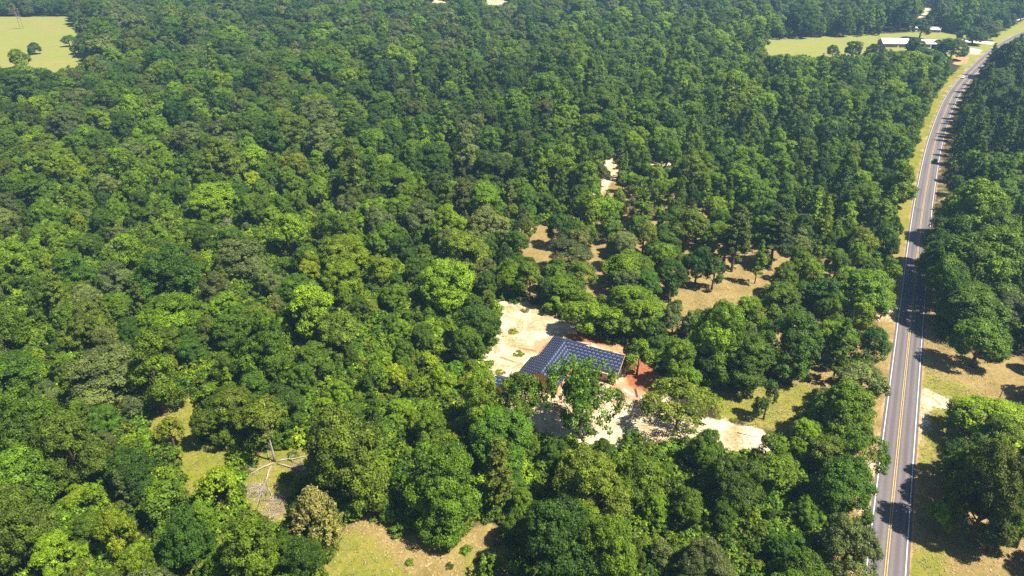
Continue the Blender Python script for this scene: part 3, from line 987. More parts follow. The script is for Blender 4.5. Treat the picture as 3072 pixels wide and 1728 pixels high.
def height_from(x, yt, yb):
    g = G(x, yb)
    lo, hi = 0.5, 45.0
    for _ in range(40):
        m = (lo + hi) / 2
        if proj(g.x, g.y, m)[1] > yt: lo = m
        else: hi = m
    return g, lo


for (x, y, w_, k) in ((1540, 995, 3.6, 'yellow'), (1556, 1062, 3.8, 'olive'), (1500, 1118, 3.4, 'yellow'), (1575, 932, 3.4, 'olive'), (1468, 1092, 3.6, 'olive'), (2095, 1268, 2.4, 'yellow'), (2200, 1262, 2.4, 'olive')):
    g = G(x, y)
    put_tree('shrub', g.x, g.y, w_ / 2, w_ * 0.16, k, PAL[k][1] + ' low weed clump growing on bare ' + ('sandy yard' if x < 1700 else 'sandy drive'), 'weed clumps on the sand', name='weed_clump', cat='weed')
for (x, y, w_, k) in ((1120, 1560, 2.4, 'olive'), (1230, 1690, 2.0, 'green'), (1400, 1650, 3.0, 'green'), (1445, 1690, 3.4, 'green'), (1350, 1700, 2.0, 'olive'), (600, 1320, 2.6, 'green'), (560, 1440, 2.4, 'lime'),
                      (760, 1400, 3.4, 'green'), (880, 1370, 3.2, 'green'), (860, 1440, 4.4, 'green'), (930, 1350, 3.0, 'olive'), (790, 1340, 4.0, 'green'), (740, 1330, 3.6, 'green')):
    g = G(x, y)
    put_tree('shrub', g.x, g.y, w_ / 2, w_ * 0.5, k, PAL[k][1] + (' low bush in the dry grass glade' if x > 1000 else (' low bush in the small grassy gap' if x < 650 else ' low bush among the fallen limbs')), 'low bushes in the clearings', name='bush', cat='bush')
for (x, yt, yb, wpx, kind, colour, label) in KEY:
    g, h = height_from(x, yt, yb)
    _, _, s = proj(g.x, g.y, h * 0.6)
    r = wpx / 2 / s
    if kind == 'oak' and yb > 1150:                        # the crown's front skirt hides the foot: stand the tree further back
        g2 = Vector((g.x, g.y + 0.45 * r, 0))
        g2.x = g.x * g2.y / g.y
        qx, qy, _ = proj(g2.x, g2.y, 0)
        g, h = height_from(qx, yt, qy)
    # the front of the crown hangs lower than its top: lift the apparent top by the crown's depth
    h = max(2.0, h * (0.97 if kind in ('pine', 'gum') else 0.93))
    tm = None
    if colour == 'rust': tm = 'dead_wood'
    put_tree(kind, g.x, g.y, r, h, colour, label, trunk_mat=tm)
    PLACED.append((g.x, g.y, r * 0.9))
# the pale-trunked open tree above the fallen limbs
g, h = height_from(850, 1120, 1384)
g = G(825, 1384)
put_tree('snag', g.x, g.y, 6.0, 17.5, 'olive', 'tall thin-leaved tree with a pale bare trunk above fallen limbs', trunk_mat='pale_bark')
PLACED.append((g.x, g.y, 5.5))

# ------------------------------------------------------------------ the rest of the wood
CLEAR = [
    [(1480, 905), (1610, 905), (1650, 950), (1735, 960), (1770, 1010), (1890, 1050), (2000, 1120), (2000, 1200), (1900, 1260), (1880, 1330), (1560, 1280), (1450, 1150), (1450, 1060), (1490, 1000)],
    [(1900, 1250), (2000, 1200), (2130, 1170), (2250, 1170), (2330, 1080), (2400, 1120), (2430, 1180), (2370, 1300), (2340, 1360), (2200, 1345), (2100, 1310), (1900, 1330)],
    [(2025, 872), (2100, 865), (2190, 815), (2250, 785), (2245, 850), (2215, 925), (2065, 928)],
    [(1572, 735), (1620, 715), (1642, 745), (1632, 768), (1572, 764)], [(1764, 750), (1824, 743), (1822, 768), (1780, 792)],
    [(1764, 853), (1806, 845), (1800, 866), (1772, 874)],
    [(1808, 468), (1872, 460), (1860, 510), (1838, 556), (1795, 566)], [(1935, 474), (2015, 490), (2015, 505), (1935, 495)], [(2060, 505), (2250, 522), (2250, 530), (2060, 517)],
    [(430, 1225), (520, 1175), (590, 1170), (605, 1240), (590, 1300), (690, 1340), (720, 1380), (640, 1440), (560, 1480), (510, 1420), (510, 1350), (430, 1300)],
    [(735, 1350), (950, 1335), (965, 1400), (875, 1450), (865, 1570), (710, 1570), (735, 1440)],
    [(1000, 1600), (1110, 1505), (1150, 1525), (1210, 1600), (1330, 1610), (1440, 1560), (1510, 1620), (1550, 1728), (1550, 1810), (960, 1810)],
    [(-300, 50), (222, 50), (228, 85), (215, 130), (262, 158), (262, 186), (200, 207), (150, 217), (120, 203), (-300, 205)],
    [(2288, 121), (2400, 119), (2450, 112), (2660, 110), (2660, 150), (2600, 165), (2480, 166), (2300, 166)],
    [(2640, 95), (2730, 95), (2800, 86), (2880, 103), (2985, 103), (3080, 52), (3200, 30), (3200, 90), (3080, 112), (2960, 137), (2930, 160), (2905, 205), (2850, 230), (2850, 170), (2800, 152), (2640, 152)],
    [(2744, 56), (2790, 50), (2806, 0), (2786, -8), (2768, 25)],
    [(2760, 1050), (2850, 1060), (2960, 1105), (3080, 1140), (3080, 1270), (3010, 1235), (2900, 1195), (2850, 1215), (2800, 1260), (2790, 1330), (2750, 1430)],
    [(2730, 1590), (2800, 1650), (2900, 1655), (3080, 1520), (3200, 1600), (3080, 1800), (2710, 1800)],
    [(1275, -14), (1345, -14), (1345, 8), (1285, 8)], [(1440, -14), (1525, -14), (1522, 14), (1445, 15)],
    [(2560, 1400), (2640, 1380), (2640, 1480), (2600, 1480)],
]
THIN = [(1540, 690), (1700, 650), (1800, 560), (2000, 555), (2150, 640), (2350, 740), (2660, 830), (2690, 1000), (2650, 1300), (2400, 1250), (2330, 1080), (2250, 1000), (1950, 1000), (1560, 890)]
HOUSE_C = G(1700, 1080)

GRID = {}
CS = 9.0


def grid_add(x, y, r):
    GRID.setdefault((int(x // CS), int(y // CS)), []).append((x, y, r))


for p in PLACED: grid_add(*p)


def near_ok(x, y, r, k):
    cx, cy = int(x // CS), int(y // CS)
    for i in range(cx - 2, cx + 3):
        for j in range(cy - 2, cy + 3):
            for (a, b_, c) in GRID.get((i, j), ()):
                dd = k * (r + c)
                if (a - x) ** 2 + (b_ - y) ** 2 < dd * dd: return False
    return True


def vnoise(x, y, s, seed):
    """cheap smooth noise in -1..1"""
    a = np.sin(x / s * 1.7 + seed) * np.cos(y / s * 1.3 - seed * 2.1) + np.sin((x + y) / s * 0.9 + seed * 1.7) * 0.7 + np.cos((x - 2 * y) / s * 0.6 - seed) * 0.5
    return a / 2.2


def mix_for(px, py, right, x, y):
    """kind weights and palette weights for a place"""
    nz = vnoise(x, y, 38.0, 3.1)
    if right:
        if py < 520: return dict(pine=.5, leafy=.25, oak=.15, gum=.1), dict(pine=.35, blue=.25, green=.2, deep=.2)
        return dict(leafy=.45, oak=.35, pine=.1, small=.1), dict(bright=.35, green=.3, deep=.25, grey=.1)
    if 1650 < px and 90 < py < 720:
        return dict(gum=.5, leafy=.34, pine=.08, oak=.08), dict(bright=.46, green=.26, deep=.12, lime=.12, blue=.04)
    if 1120 < px < 2000 and 230 < py < 600:
        return dict(pine=.22 + .2 * nz, leafy=.34, oak=.26, gum=.18), dict(pine=.22, deep=.28, green=.28, bright=.14, grey=.08)
    if py < 240:
        return dict(oak=.62, leafy=.3, pine=.04, gum=.04), dict(grey=.3, green=.3, blue=.14, deep=.08, bright=.12, olive=.06)
    if py > 1250 and px > 1500:
        return dict(leafy=.6, oak=.28, small=.12), dict(green=.4, bright=.25, deep=.22, olive=.06, grey=.07)
    if 120 < px < 1020 and 490 < py < 840 and vnoise(x, y, 17.0, 5.2) > -0.25:
        return dict(small=.5, shrub=.16, leafy=.24, oak=.1), dict(bright=.4, green=.24, lime=.16, yellow=.05, grey=.1, deep=.05)
    if nz > 0.12:
        return dict(small=.38, leafy=.42, oak=.12, shrub=.08), dict(bright=.38, green=.3, lime=.12, yellow=.04, olive=.08, deep=.08)
    return dict(oak=.56, leafy=.31, small=.1, pine=.03), dict(grey=.26, green=.32, deep=.16, olive=.14, bright=.11, yellow=.01)


def pick(d):
    ks = list(d)
    return random.choices(ks, [max(0, d[k]) for k in ks])[0]


AUTO = []                                                 # (screen area, kind, x, y, r, h, colour, px, py, right)


CBOX = [(min(p[0] for p in q), max(p[0] for p in q), min(p[1] for p in q), max(p[1] for p in q)) for q in CLEAR]


def in_clear(px, py):
    for q, bb in zip(CLEAR, CBOX):
        if bb[0] < px < bb[1] and bb[2] < py < bb[3]:
            c = False
            j = len(q) - 1
            for i in range(len(q)):
                if (q[i][1] > py) != (q[j][1] > py) and px < (q[j][0] - q[i][0]) * (py - q[i][1]) / (q[j][1] - q[i][1]) + q[i][0]: c = not c
                j = i
            if c: return True
    return False


def fill(ncand, scale_r, kinds=None, kpack=0.72, y0=72, y1=1090, thin_only=None, shrubs=False):
    # candidates spread evenly over the ground the camera could see, with a margin
    t = rng.random(ncand)
    Y = np.sqrt(y0 ** 2 + t * (y1 ** 2 - y0 ** 2))
    X = rng.uniform(-1, 1, ncand) * (Y * 0.80 + 45)
    rd = road_dist(X, Y)
    PX, PY, PS = proj(X, Y, np.zeros(ncand))
    thin = inpoly(PX, PY, THIN)
    cl = np.zeros(ncand, bool)
    for poly in CLEAR: cl |= inpoly(PX, PY, poly)
    for i in range(ncand):
        if cl[i]: continue
        x, y, px, py = X[i], Y[i], PX[i], PY[i]
        right = rd[i] > 0
        if scale_r < 0.7 and y > 330 and rng.random() < 0.55: continue
        kw, cw = mix_for(px, py, right, x, y)
        if thin[i] and scale_r < 0.7 and rng.random() < 0.2: continue
        kind = kinds[int(rng.integers(0, len(kinds)))] if kinds else pick(kw)
        if thin[i] and kind in ('small', 'oak') : kind = 'leafy'
        _, R0, H0 = KIND[kind]
        sc = rng.uniform(0.72, 1.22) * scale_r * (1 + 0.55 * min(1.0, max(0.0, (y - 240) / 320)))
        r = R0 * sc * rng.uniform(0.9, 1.1)
        h = H0 * sc ** 0.7 * rng.uniform(0.85, 1.15)
        if kind == 'oak' and py > 240: h *= 0.92
        # road clearance
        a = abs(rd[i])
        if right: need = (6.5 if y > 235 else 5.0) + r * 0.85
        else: need = (8.0 if y > 300 else 5.5) + r * 0.8
        if a < need: continue
        if not near_ok(x, y, r * (1.12 if thin[i] else 1.0), kpack): continue
        # keep the clearings open to the sky and to view
        bad = False
        tx, ty, ts = proj(x, y, h * 0.93)
        mx, my, ms = proj(x, y, h * 0.6)
        bad = any(in_clear(*q) for q in ((tx, ty), (mx - r * ms * 0.8, my), (mx + r * ms * 0.8, my), (mx, my), (mx, (ty + my) / 2),
                  (mx - r * ms * 0.5, (ty * 2 + my) / 3), (mx + r * ms * 0.5, (ty * 2 + my) / 3), (px, my * 0.5 + py * 0.5)))
        if bad: continue
        grid_add(x, y, r)
        AUTO.append((ms * r * ms * h, kind, x, y, r, h, pick(cw), px, py, right, thin[i]))


fill(3600, 1.16, None, 0.70)
fill(13000, 0.82, None, 0.64)
fill(30000, 0.52, None, 0.60)


LAND = [((1480, 1165), 'the small navy roofed shed'), ((2290, 1258), 'the lone young tree on the lawn'), ((2992, 1200), 'the dirt turnout'), ((960, 1632), 'the silvery cedar'),
        ((825, 1384), 'the pale broken trunk'), ((540, 1380), 'the small grassy gap'), ((1050, 195), 'the rust-red pine'), ((2819, 523), 'the diamond sign'), ((2632, 970), 'the white mailbox'),
        ((2188, 812), 'the tall pine in the tan clearing'), ((1835, 530), 'the bright sandy track'), ((60, 200), 'the lime field tree'), ((240, 170), 'the tip of the hay field'),
        ((2880, 236), 'the white car'), ((2805, 480), 'the navy pickup'), ((2690, 145), 'the brick house'), ((1560, 920), 'the top of the sandy yard'), ((1780, 1015), 'the back of the house'),
        ((2380, 1330), 'the end of the sandy drive'), ((2000, 1320), 'the middle of the sandy drive'), ((1350, 1600), 'the big tree by the glade'), ((355, 800), 'the bare grey dead tree'),
        ((690, 720), 'the dead tree with a white limb'), ((1265, 700), 'the brownish dead tree'), ((1600, 740), 'the little sunlit gaps'), ((2640, 1450), 'the mouth of the sandy drive')]
LAND = [(G(*p), w_) for p, w_ in LAND]


def place_words(x, y, px, py, right, thin):
    best = min(LAND, key=lambda q: (q[0].x - x) ** 2 + (q[0].y - y) ** 2)
    dd = math.hypot(best[0].x - x, best[0].y - y)
    if dd < 14: return 'right beside ' + best[1]
    if dd < 26: return 'close to ' + best[1]
    if dd < 40: return 'some way from ' + best[1]
    return zone_words(x, y, px, py, right, thin)


def zone_words(x, y, px, py, right, thin):
    if right:
        if y > 420: return 'on the outer side of the road bend'
        if y > 230: return 'across the road from the open wood'
        return 'across the road from the sandy drive'
    d = road_dist([x], [y])[0]
    if thin: return 'in the open wood between house and road'
    if d > -28 and y > 250: return 'along the grassy verge of the far road'
    if d > -22: return 'close along the near road shoulder'
    if y < 150 and px > 1560: return 'in the wood on the near side of the sandy drive'
    if y < 160 and px > 1000: return 'between the dry grass glade and the house'
    if y < 175: return 'in the wood round the fallen limbs'
    if px > 1500 and y < 330: return 'behind the house towards the sandy track'
    if px > 1500: return 'in the young wood beyond the sandy track'
    if y < 300: return 'in the deep wood beyond the fallen limbs'
    return 'in the far wood below the hay field'


order = sorted(range(len(AUTO)), key=lambda i: -AUTO[i][0])
inframe = lambda a: -40 < a[7] < 3112 and -20 < a[8] < 1900
cap = {'oak': 190, 'leafy': 230, 'gum': 60, 'pine': 60, 'small': 90, 'shrub': 30, 'cedar': 10, 'sparse': 10}
used = {}
REST = []
for i in order:
    a = AUTO[i]
    kind = a[1]
    vis = inframe(a)
    if vis and used.get(kind, 0) < cap[kind]:
        used[kind] = used.get(kind, 0) + 1
        pl = place_words(a[2], a[3], a[7], a[8], a[9], a[10])
        q = a[4] / KIND[kind][1]
        size = 'wide ' if q > 1.35 else ('narrow ' if q < 0.72 else '')
        lab = f'{size}{PAL[a[6]][1]} {FORM[kind][1]} {pl}'
        lab = ' '.join(lab.split()[:16])
        put_tree(kind, a[2], a[3], a[4], a[5], a[6], lab, group=f'{FORM[kind][2]}s {pl}')
    else:
        REST.append(a)
print('auto trees', len(AUTO), 'individual', used, 'rest', len(REST))

# make sure every variant exists once as a real tree, so that the far wood can repeat it
def instancer(name, rows, label):
    """rows: kind, variant, x, y, r, h, tint -> ONE object that repeats the crowns and trunks of real trees"""
    groups = {}
    for q in rows: groups.setdefault((q[0], q[1]), []).append(q)
    keys = [k for k in groups if k in VARIANT_OBJ]
    alld = [q for k in keys for q in groups[k]]
    me = bpy.data.meshes.new(name)
    n = len(alld)
    me.vertices.add(n)
    me.vertices.foreach_set('co', np.array([[q[2], q[3], 0.0] for q in alld], 'f').ravel())
    at = me.attributes.new('vid', 'INT', 'POINT')
    at.data.foreach_set('value', np.array([keys.index((q[0], q[1])) for q in alld], 'i'))
    at = me.attributes.new('scl', 'FLOAT_VECTOR', 'POINT')
    at.data.foreach_set('vector', np.array([[q[4] / KIND[q[0]][1]] * 2 + [q[5] / KIND[q[0]][2]] for q in alld], 'f').ravel())
    at = me.attributes.new('rot', 'FLOAT_VECTOR', 'POINT')
    at.data.foreach_set('vector', np.array([[0, 0, rng.uniform(0, 6.28)] for q in alld], 'f').ravel())
    at = me.attributes.new('tint', 'FLOAT_COLOR', 'POINT')
    at.data.foreach_set('color', np.array([[*q[6], 1.0] for q in alld], 'f').ravel())
    o = link(name, me)
    ng = bpy.data.node_groups.new(name, 'GeometryNodeTree')
    ng.interface.new_socket('Geometry', in_out='INPUT', socket_type='NodeSocketGeometry')
    ng.interface.new_socket('Geometry', in_out='OUTPUT', socket_type='NodeSocketGeometry')
    gi = ng.nodes.new('NodeGroupInput'); go = ng.nodes.new('NodeGroupOutput')
    L = ng.links.new
    def na(nm, ty):
        q = ng.nodes.new('GeometryNodeInputNamedAttribute'); q.data_type = ty; q.inputs[0].default_value = nm
        return q.outputs[0]
    vid, scl, rot = na('vid', 'INT'), na('scl', 'FLOAT_VECTOR'), na('rot', 'FLOAT_VECTOR')
    e2r = ng.nodes.new('FunctionNodeEulerToRotation'); L(rot, e2r.inputs[0])
    jn = ng.nodes.new('GeometryNodeJoinGeometry')
    m2p = ng.nodes.new('GeometryNodeMeshToPoints'); L(gi.outputs[0], m2p.inputs[0])
    for i, k in enumerate(keys):
        cmp = ng.nodes.new('FunctionNodeCompare'); cmp.data_type = 'INT'; cmp.operation = 'EQUAL'
        L(vid, cmp.inputs[2]); cmp.inputs[3].default_value = i
        for ob in VARIANT_OBJ[k]:
            oi = ng.nodes.new('GeometryNodeObjectInfo'); oi.transform_space = 'ORIGINAL'
            oi.inputs[0].default_value = ob; oi.inputs[1].default_value = True
            ip = ng.nodes.new('GeometryNodeInstanceOnPoints')
            L(m2p.outputs[0], ip.inputs['Points']); L(cmp.outputs[0], ip.inputs['Selection']); L(oi.outputs['Geometry'], ip.inputs['Instance'])
            L(e2r.outputs[0], ip.inputs['Rotation']); L(scl, ip.inputs['Scale'])
            L(ip.outputs[0], jn.inputs[0])
    L(jn.outputs[0], go.inputs[0])
    md = o.modifiers.new('repeat', 'NODES'); md.node_group = ng
    return tag(o, label, None, None, 'stuff')


HAVE = {}


def variant(kind):
    if kind not in HAVE: HAVE[kind] = [k[1] for k in VARIANT_OBJ if k[0] == kind]
    have = HAVE[kind]
    return have[int(rng.integers(0, len(have)))]


# ------------------------------------------------------------------ hand-built things come first (the wood object needs only the trees)
R0W = [(a[1], variant(a[1]), a[2], a[3], a[4], a[5], jitter_tint(a[6])) for a in REST]
instancer('forest', R0W, 'dense mixed woodland canopy stretching to the far fields')

# low growth between the stems
if True:
    for _ in range(6):
        pass
    n = 36000
    t = rng.random(n)
    Y = np.sqrt(75 ** 2 + t * (600 ** 2 - 75 ** 2)); Y[26000:] = rng.uniform(80, 260, 10000); X = rng.uniform(-1, 1, n) * (Y * 0.78 + 25)
    PX, PY, PS = proj(X, Y, np.zeros(n))
    ok = ~inpoly(PX, PY, THIN)
    TX, TY, _ = proj(X, Y, np.full(n, 2.6))
    for poly in CLEAR: ok &= ~inpoly(PX, PY, poly) & ~inpoly(TX, TY, poly)
    rd = road_dist(X, Y)
    ok &= (rd < -10) | (rd > 8.5)
    ok &= ~((PX > 2740) & (PY > 1040))
    rows = []
    have = variant('shrub') if any(k[0] == 'shrub' for k in VARIANT_OBJ) else None
    for i in np.where(ok)[0]:
        sc = rng.uniform(0.7, 1.7)
        c = ['green', 'bright', 'olive', 'deep', 'green', 'lime'][int(rng.integers(0, 6))]
        rows.append(('shrub', variant('shrub'), X[i], Y[i], 2.1 * sc, 2.6 * sc * rng.uniform(0.8, 1.4), jitter_tint(c)))
    instancer('undergrowth', rows, 'low leafy undergrowth filling the wood floor')

# ------------------------------------------------------------------ the house under construction
ZE, ZR = 3.2, 6.2
HJ = Vector((14.6, 163.3, 0)); HU = Vector((0.90, -0.44, 0)).normalized(); HW = Vector((-HU.y * -1, -HU.x, 0))
HW = Vector((HU.y, -HU.x, 0))
if HW.y > 0: HW = -HW
house = empty('house', HJ)
tag(house, 'house under construction with navy printed roof underlayment and bare board walls', 'house')


def hp(u, w_, z):
    p = HU * u + HW * w_
    return Vector((p.x, p.y, z))


def slope(pts, name='roof_slope', th=0.12, ud=None):
    """roof plane of given (u, w, z) corners with thickness; uv runs along the eave and up the slope"""
    P = [hp(*p) for p in pts]
    n = (P[1] - P[0]).cross(P[2] - P[0]).normalized()
    if n.z < 0: P = P[::-1]; n = -n
    mb = MB()
    k = len(P)
    mb.add(P + [p - Vector((0, 0, th)) for p in P], [tuple(range(k)), tuple(range(2 * k - 1, k - 1, -1))] + [(i, k + i, k + (i + 1) % k, (i + 1) % k) for i in range(k)])
    o = mb.build(name, M['underlay'], house)
    e = Vector((0, 0, 1)).cross(n).normalized(); s = n.cross(e)
    l = o.data.uv_layers.new(name='UVMap')
    for lp in o.data.loops:
        v = Vector(o.data.vertices[lp.vertex_index].co)
        l.data[lp.index].uv = (v.dot(e) + 50, v.dot(s) + 50)
    return o


PT = (ZR - ZE) / 5.2
zz = lambda d: ZR - d * PT
slope([(0, 0, ZR), (17.5, 0, ZR), (17.5, 5.3, zz(5.3)), (5.3, 5.3, zz(5.3))])
slope([(0, 0, ZR), (-5.3, -5.3, zz(5.3)), (6.3, -5.3, zz(5.3)), (6.3, 0, ZR)])
slope([(6.3, 0, ZR - 0.003), (6.3, -2.4, zz(2.4)), (17.5, -2.4, zz(2.4)), (17.5, 0, ZR - 0.003)])
slope([(0, 0, ZR), (5.3, 5.3, zz(5.3)), (5.3, 16.5, zz(5.3)), (0, 16.5, ZR)])
slope([(0, 0, ZR), (0, 16.5, ZR), (-5.3, 16.5, zz(5.3)), (-5.3, -5.3, zz(5.3))])
slope([(-5.2, 5.8, zz(5.2) - 0.02), (-5.2, 16.4, zz(5.2) - 0.02), (-7.6, 16.4, zz(7.6)), (-7.6, 5.8, zz(7.6))], 'porch_roof')
slope([(17.52, -1.9, 3.75), (18.4, -1.9, 3.3), (18.4, 0.9, 3.3), (17.52, 0.9, 3.75)], 'porch_roof')


def wall(u0, w0, u1, w1, z1, mat, th=0.18, z0=0.0, name='wall'):
    a, b_ = hp(u0, w0, 0), hp(u1, w1, 0)
    d = (b_ - a); ln = d.length
    mb = MB().box(((a.x + b_.x) / 2, (a.y + b_.y) / 2, (z0 + z1) / 2), (ln, th, z1 - z0), math.atan2(d.y, d.x))
    return mb.build(name, mat, house)


wall(5.0, 4.7, 16.9, 4.7, ZE + 0.15, M['osb'])
wall(17.0, 4.75, 17.0, -2.0, ZE + 0.1, M['wrap'])
wall(16.9, -1.9, 6.4, -1.9, 4.6, M['osb'])
wall(6.0, -1.9, 6.0, -4.7, ZE + 0.15, M['osb'])
wall(5.9, -4.8, -4.7, -4.8, ZE + 0.15, M['osb'])
wall(-4.8, -4.7, -4.8, 16.0, ZE + 0.15, M['osb'])
wall(-4.7, 16.1, 4.7, 16.1, ZE + 0.15, M['osb'])
wall(4.8, 16.0, 4.8, 4.8, ZE + 0.15, M['osb'])
# gable triangle, right end
mb = MB().add([hp(17.02, 4.7, ZE), hp(17.02, -2.2, 4.9), hp(17.02, 0, ZR - 0.14), hp(16.86, 4.7, ZE), hp(16.86, -2.2, 4.9), hp(16.86, 0, ZR - 0.14), hp(17.02, -2.2, ZE), hp(16.86, -2.2, ZE)],
              [(0, 6, 1, 2), (5, 4, 7, 3), (0, 2, 5, 3), (2, 1, 4, 5), (1, 6, 7, 4)])
mb.build('gable', M['osb'], house)
mb = MB().add([hp(4.7, 16.12, ZE), hp(-4.7, 16.12, ZE), hp(0, 16.12, ZR - 0.16), hp(4.7, 15.98, ZE), hp(-4.7, 15.98, ZE), hp(0, 15.98, ZR - 0.16)], [(0, 1, 2), (5, 4, 3), (0, 2, 5, 3), (2, 1, 4, 5)])
mb.build('gable', M['osb'], house)


def bar(p, q, r, mat, name, parent=None):
    a, b_ = hp(*p), hp(*q)
    return MB().tube([a, b_], [r, r], 4).build(name, mat, parent or house)


bar((17.62, 0, ZR), (17.62, 5.35, zz(5.35)), 0.09, M['lumber'], 'rake_board')
bar((17.62, 0, ZR), (17.62, -2.45, zz(2.45)), 0.11, M['lumber'], 'rake_board')
bar((5.5, 5.42, zz(5.42) - 0.02), (17.5, 5.42, zz(5.42) - 0.02), 0.10, M['wrap'], 'fascia')
bar((-5.42, -5.3, zz(5.42) - 0.02), (-5.42, 5.6, zz(5.42) - 0.02), 0.09, M['lumber'], 'fascia')
bar((6.42, -0.6, zz(.6) + 0.1), (6.42, -2.6, zz(2.6) + 0.1), 0.08, M['white'], 'brace')
bar((7.0, -0.6, zz(.6) + 0.1), (7.0, -2.6, zz(2.6) + 0.1), 0.08, M['white'], 'brace')
bar((18.3, 0.7, 0), (18.3, 0.7, 3.3), 0.1, M['lumber'], 'porch_post')
bar((18.3, -1.7, 0), (18.3, -1.7, 3.3), 0.1, M['wrap'], 'porch_post')
bar((17.7, 5.5, 4.0), (17.72, 5.52, 0.1), 0.07, M['white'], 'downpipe')


def opening(u, w_, wd, z0, z1, along_u, mat='dark', name='window'):
    a = hp(u, w_, (z0 + z1) / 2)
    d = HU if along_u else HW
    fr = MB().box(a, (wd + 0.16, 0.215, z1 - z0 + 0.16), math.atan2(d.y, d.x)).build(name, M['lumber'], house)
    MB().box(a, (wd, 0.245, z1 - z0), math.atan2(d.y, d.x)).build('opening', M[mat], fr)
    return fr


for u in (7.4, 10.0, 12.6): opening(u, 4.7, 1.2, 1.0, 2.3, True)
opening(15.3, 4.7, 1.1, 0.1, 2.3, True, name='doorway')
opening(17.0, 2.6, 1.8, 0.1, 2.4, False, name='doorway')
opening(17.0, -0.6, 1.0, 1.0, 2.3, False)
for w_ in (7.5, 10.5, 13.5): opening(4.8, w_, 1.2, 1.0, 2.3, False)
for w_ in (-2, 2, 6, 10, 13.5): opening(-4.8, w_, 1.2, 1.0, 2.3, False)

# small shed left of the house
sh = empty('shed', G(1507, 1165))
sh.rotation_euler = (0, 0, math.atan2(HU.y, HU.x))
tag(sh, 'small shed with navy underlayment roof at the corner of the sandy yard', 'shed')
for sg in (-1, 1):
    mb = MB().add([(-2.2, 0, 3.4), (2.2, 0, 3.4), (2.2, sg * 2.4, 2.2), (-2.2, sg * 2.4, 2.2), (-2.2, 0, 3.3), (2.2, 0, 3.3), (2.2, sg * 2.4, 2.1), (-2.2, sg * 2.4, 2.1)],
                  [(0, 1, 2, 3), (7, 6, 5, 4), (3, 2, 6, 7), (0, 3, 7, 4), (1, 5, 6, 2)])
    o = mb.build('roof_slope', M['underlay'], sh)
    l = o.data.uv_layers.new(name='UVMap')
    for lp in o.data.loops:
        v = o.data.vertices[lp.vertex_index].co
        l.data[lp.index].uv = (v.x + 20, v.y + 20)
MB().box((0, 0, 1.1), (4.0, 4.2, 2.2)).build('wall', M['osb'], sh)
MB().box((2.01, 0, 1.0), (0.06, 1.4, 1.9)).build('door', M['dark'], sh)

# building-site bits
def boards(name, px0, px1, n, label, mat='lumber', sep=0.28, hgt=0.12):
    a, b_ = G(*px0), G(*px1)
    d = b_ - a
    e = empty(name, (a + b_) / 2, math.atan2(d.y, d.x))
    tag(e, label, 'lumber')
    for i in range(n):
        MB().box((rng.uniform(-.3, .3), (i - (n - 1) / 2) * sep, hgt / 2 + 0.02 + (0.13 if i % 3 == 1 else 0)), (d.length * rng.uniform(0.85, 1.0), 0.2, hgt), rng.normal(0, 0.01)).build('board', M[mat], e)
    return e


boards('lumber_stack', (1555, 1042), (1608, 1053), 4, 'stack of long boards on the sand behind the house')
boards('lumber_stack', (1498, 1071), (1540, 1086), 2, 'two long planks lying on the sand near the shed')
boards('lumber_stack', (1552, 1100), (1563, 1075), 1, 'single plank lying slantwise on the sand', sep=0.3)
boards('lumber_stack', (1868, 1168), (1900, 1188), 3, 'pale boards lying on orange soil beside the gable', 'wrap')
boards('lumber_stack', (1905, 1165), (1912, 1192), 2, 'dark poles lying on orange soil beside the gable', 'bark')
for k, (x, y) in enumerate(((1925, 1197), (1935, 1203))):
    e = MB()
    P = []
    m_ = 9
    for i in range(m_):
        a = 2 * math.pi * i / m_
        rr = rng.uniform(0.5, 1.0)
        P.append((rr * math.cos(a), rr * math.sin(a), 0.02))
    for i in range(m_):
        P.append((P[i][0] * 0.55, P[i][1] * 0.55, rng.uniform(0.3, 0.6)))
    e.add(P, [(i, (i + 1) % m_, m_ + (i + 1) % m_, m_ + i) for i in range(m_)] + [tuple(range(m_, 2 * m_))])
    o = e.build('plastic_sheet', M['bag'])
    o.location = G(x, y)
    tag(o, ['crumpled white plastic sheet at the head of the sandy drive', 'second crumpled plastic sheet nearer the open oak by the drive'][k], 'sheet')

# ------------------------------------------------------------------ fallen limbs and dead wood
def limb(name, px0, px1, r0, label, twigs=6, lift=0.4, mat='dead_wood', sub=1.5):
    a, b_ = G(*px0), G(*px1)
    d = b_ - a
    e = empty(name, a)
    r0 *= 0.75
    tag(e, label, 'fallen limb')
    pts, rad = [], []
    for i in range(7):
        t = i / 6
        p = d * t + Vector((rng.normal(0, 0.12), rng.normal(0, 0.12), 0)) * (t > 0)
        p.z = r0 * (1 - 0.6 * t) * 0.8 + lift * math.sin(math.pi * t) * 0.6
        pts.append(p); rad.append(r0 * (1 - 0.72 * t))
    MB().tube(pts, rad, 7).build('log', M[mat], e, True)
    for i in range(twigs):
        t = rng.uniform(0.35, 0.98)
        s = pts[min(6, int(t * 6))]
        dd = (d.normalized() * rng.uniform(0.4, 1.0) + Vector((rng.normal(0, .7), rng.normal(0, .7), rng.uniform(0.0, 0.5)))).normalized()
        L = rng.uniform(0.8, 1.8) * sub
        mb = MB()
        q = s + dd * L; q.z = max(0.08, q.z)
        mb.tube([s, (s + q) / 2 + Vector((0, 0, 0.15)), q], [r0 * 0.35, r0 * 0.25, 0.02], 4, False)
        for j in range(3):
            q2 = q + (dd + Vector(rng.normal(0, .5, 3))).normalized() * L * 0.6; q2.z = max(0.05, q2.z)
            mb.tube([(s + q) / 2, q2], [r0 * 0.18, 0.015], 4, False)
        mb.build('branch', M[mat], e)
    return e


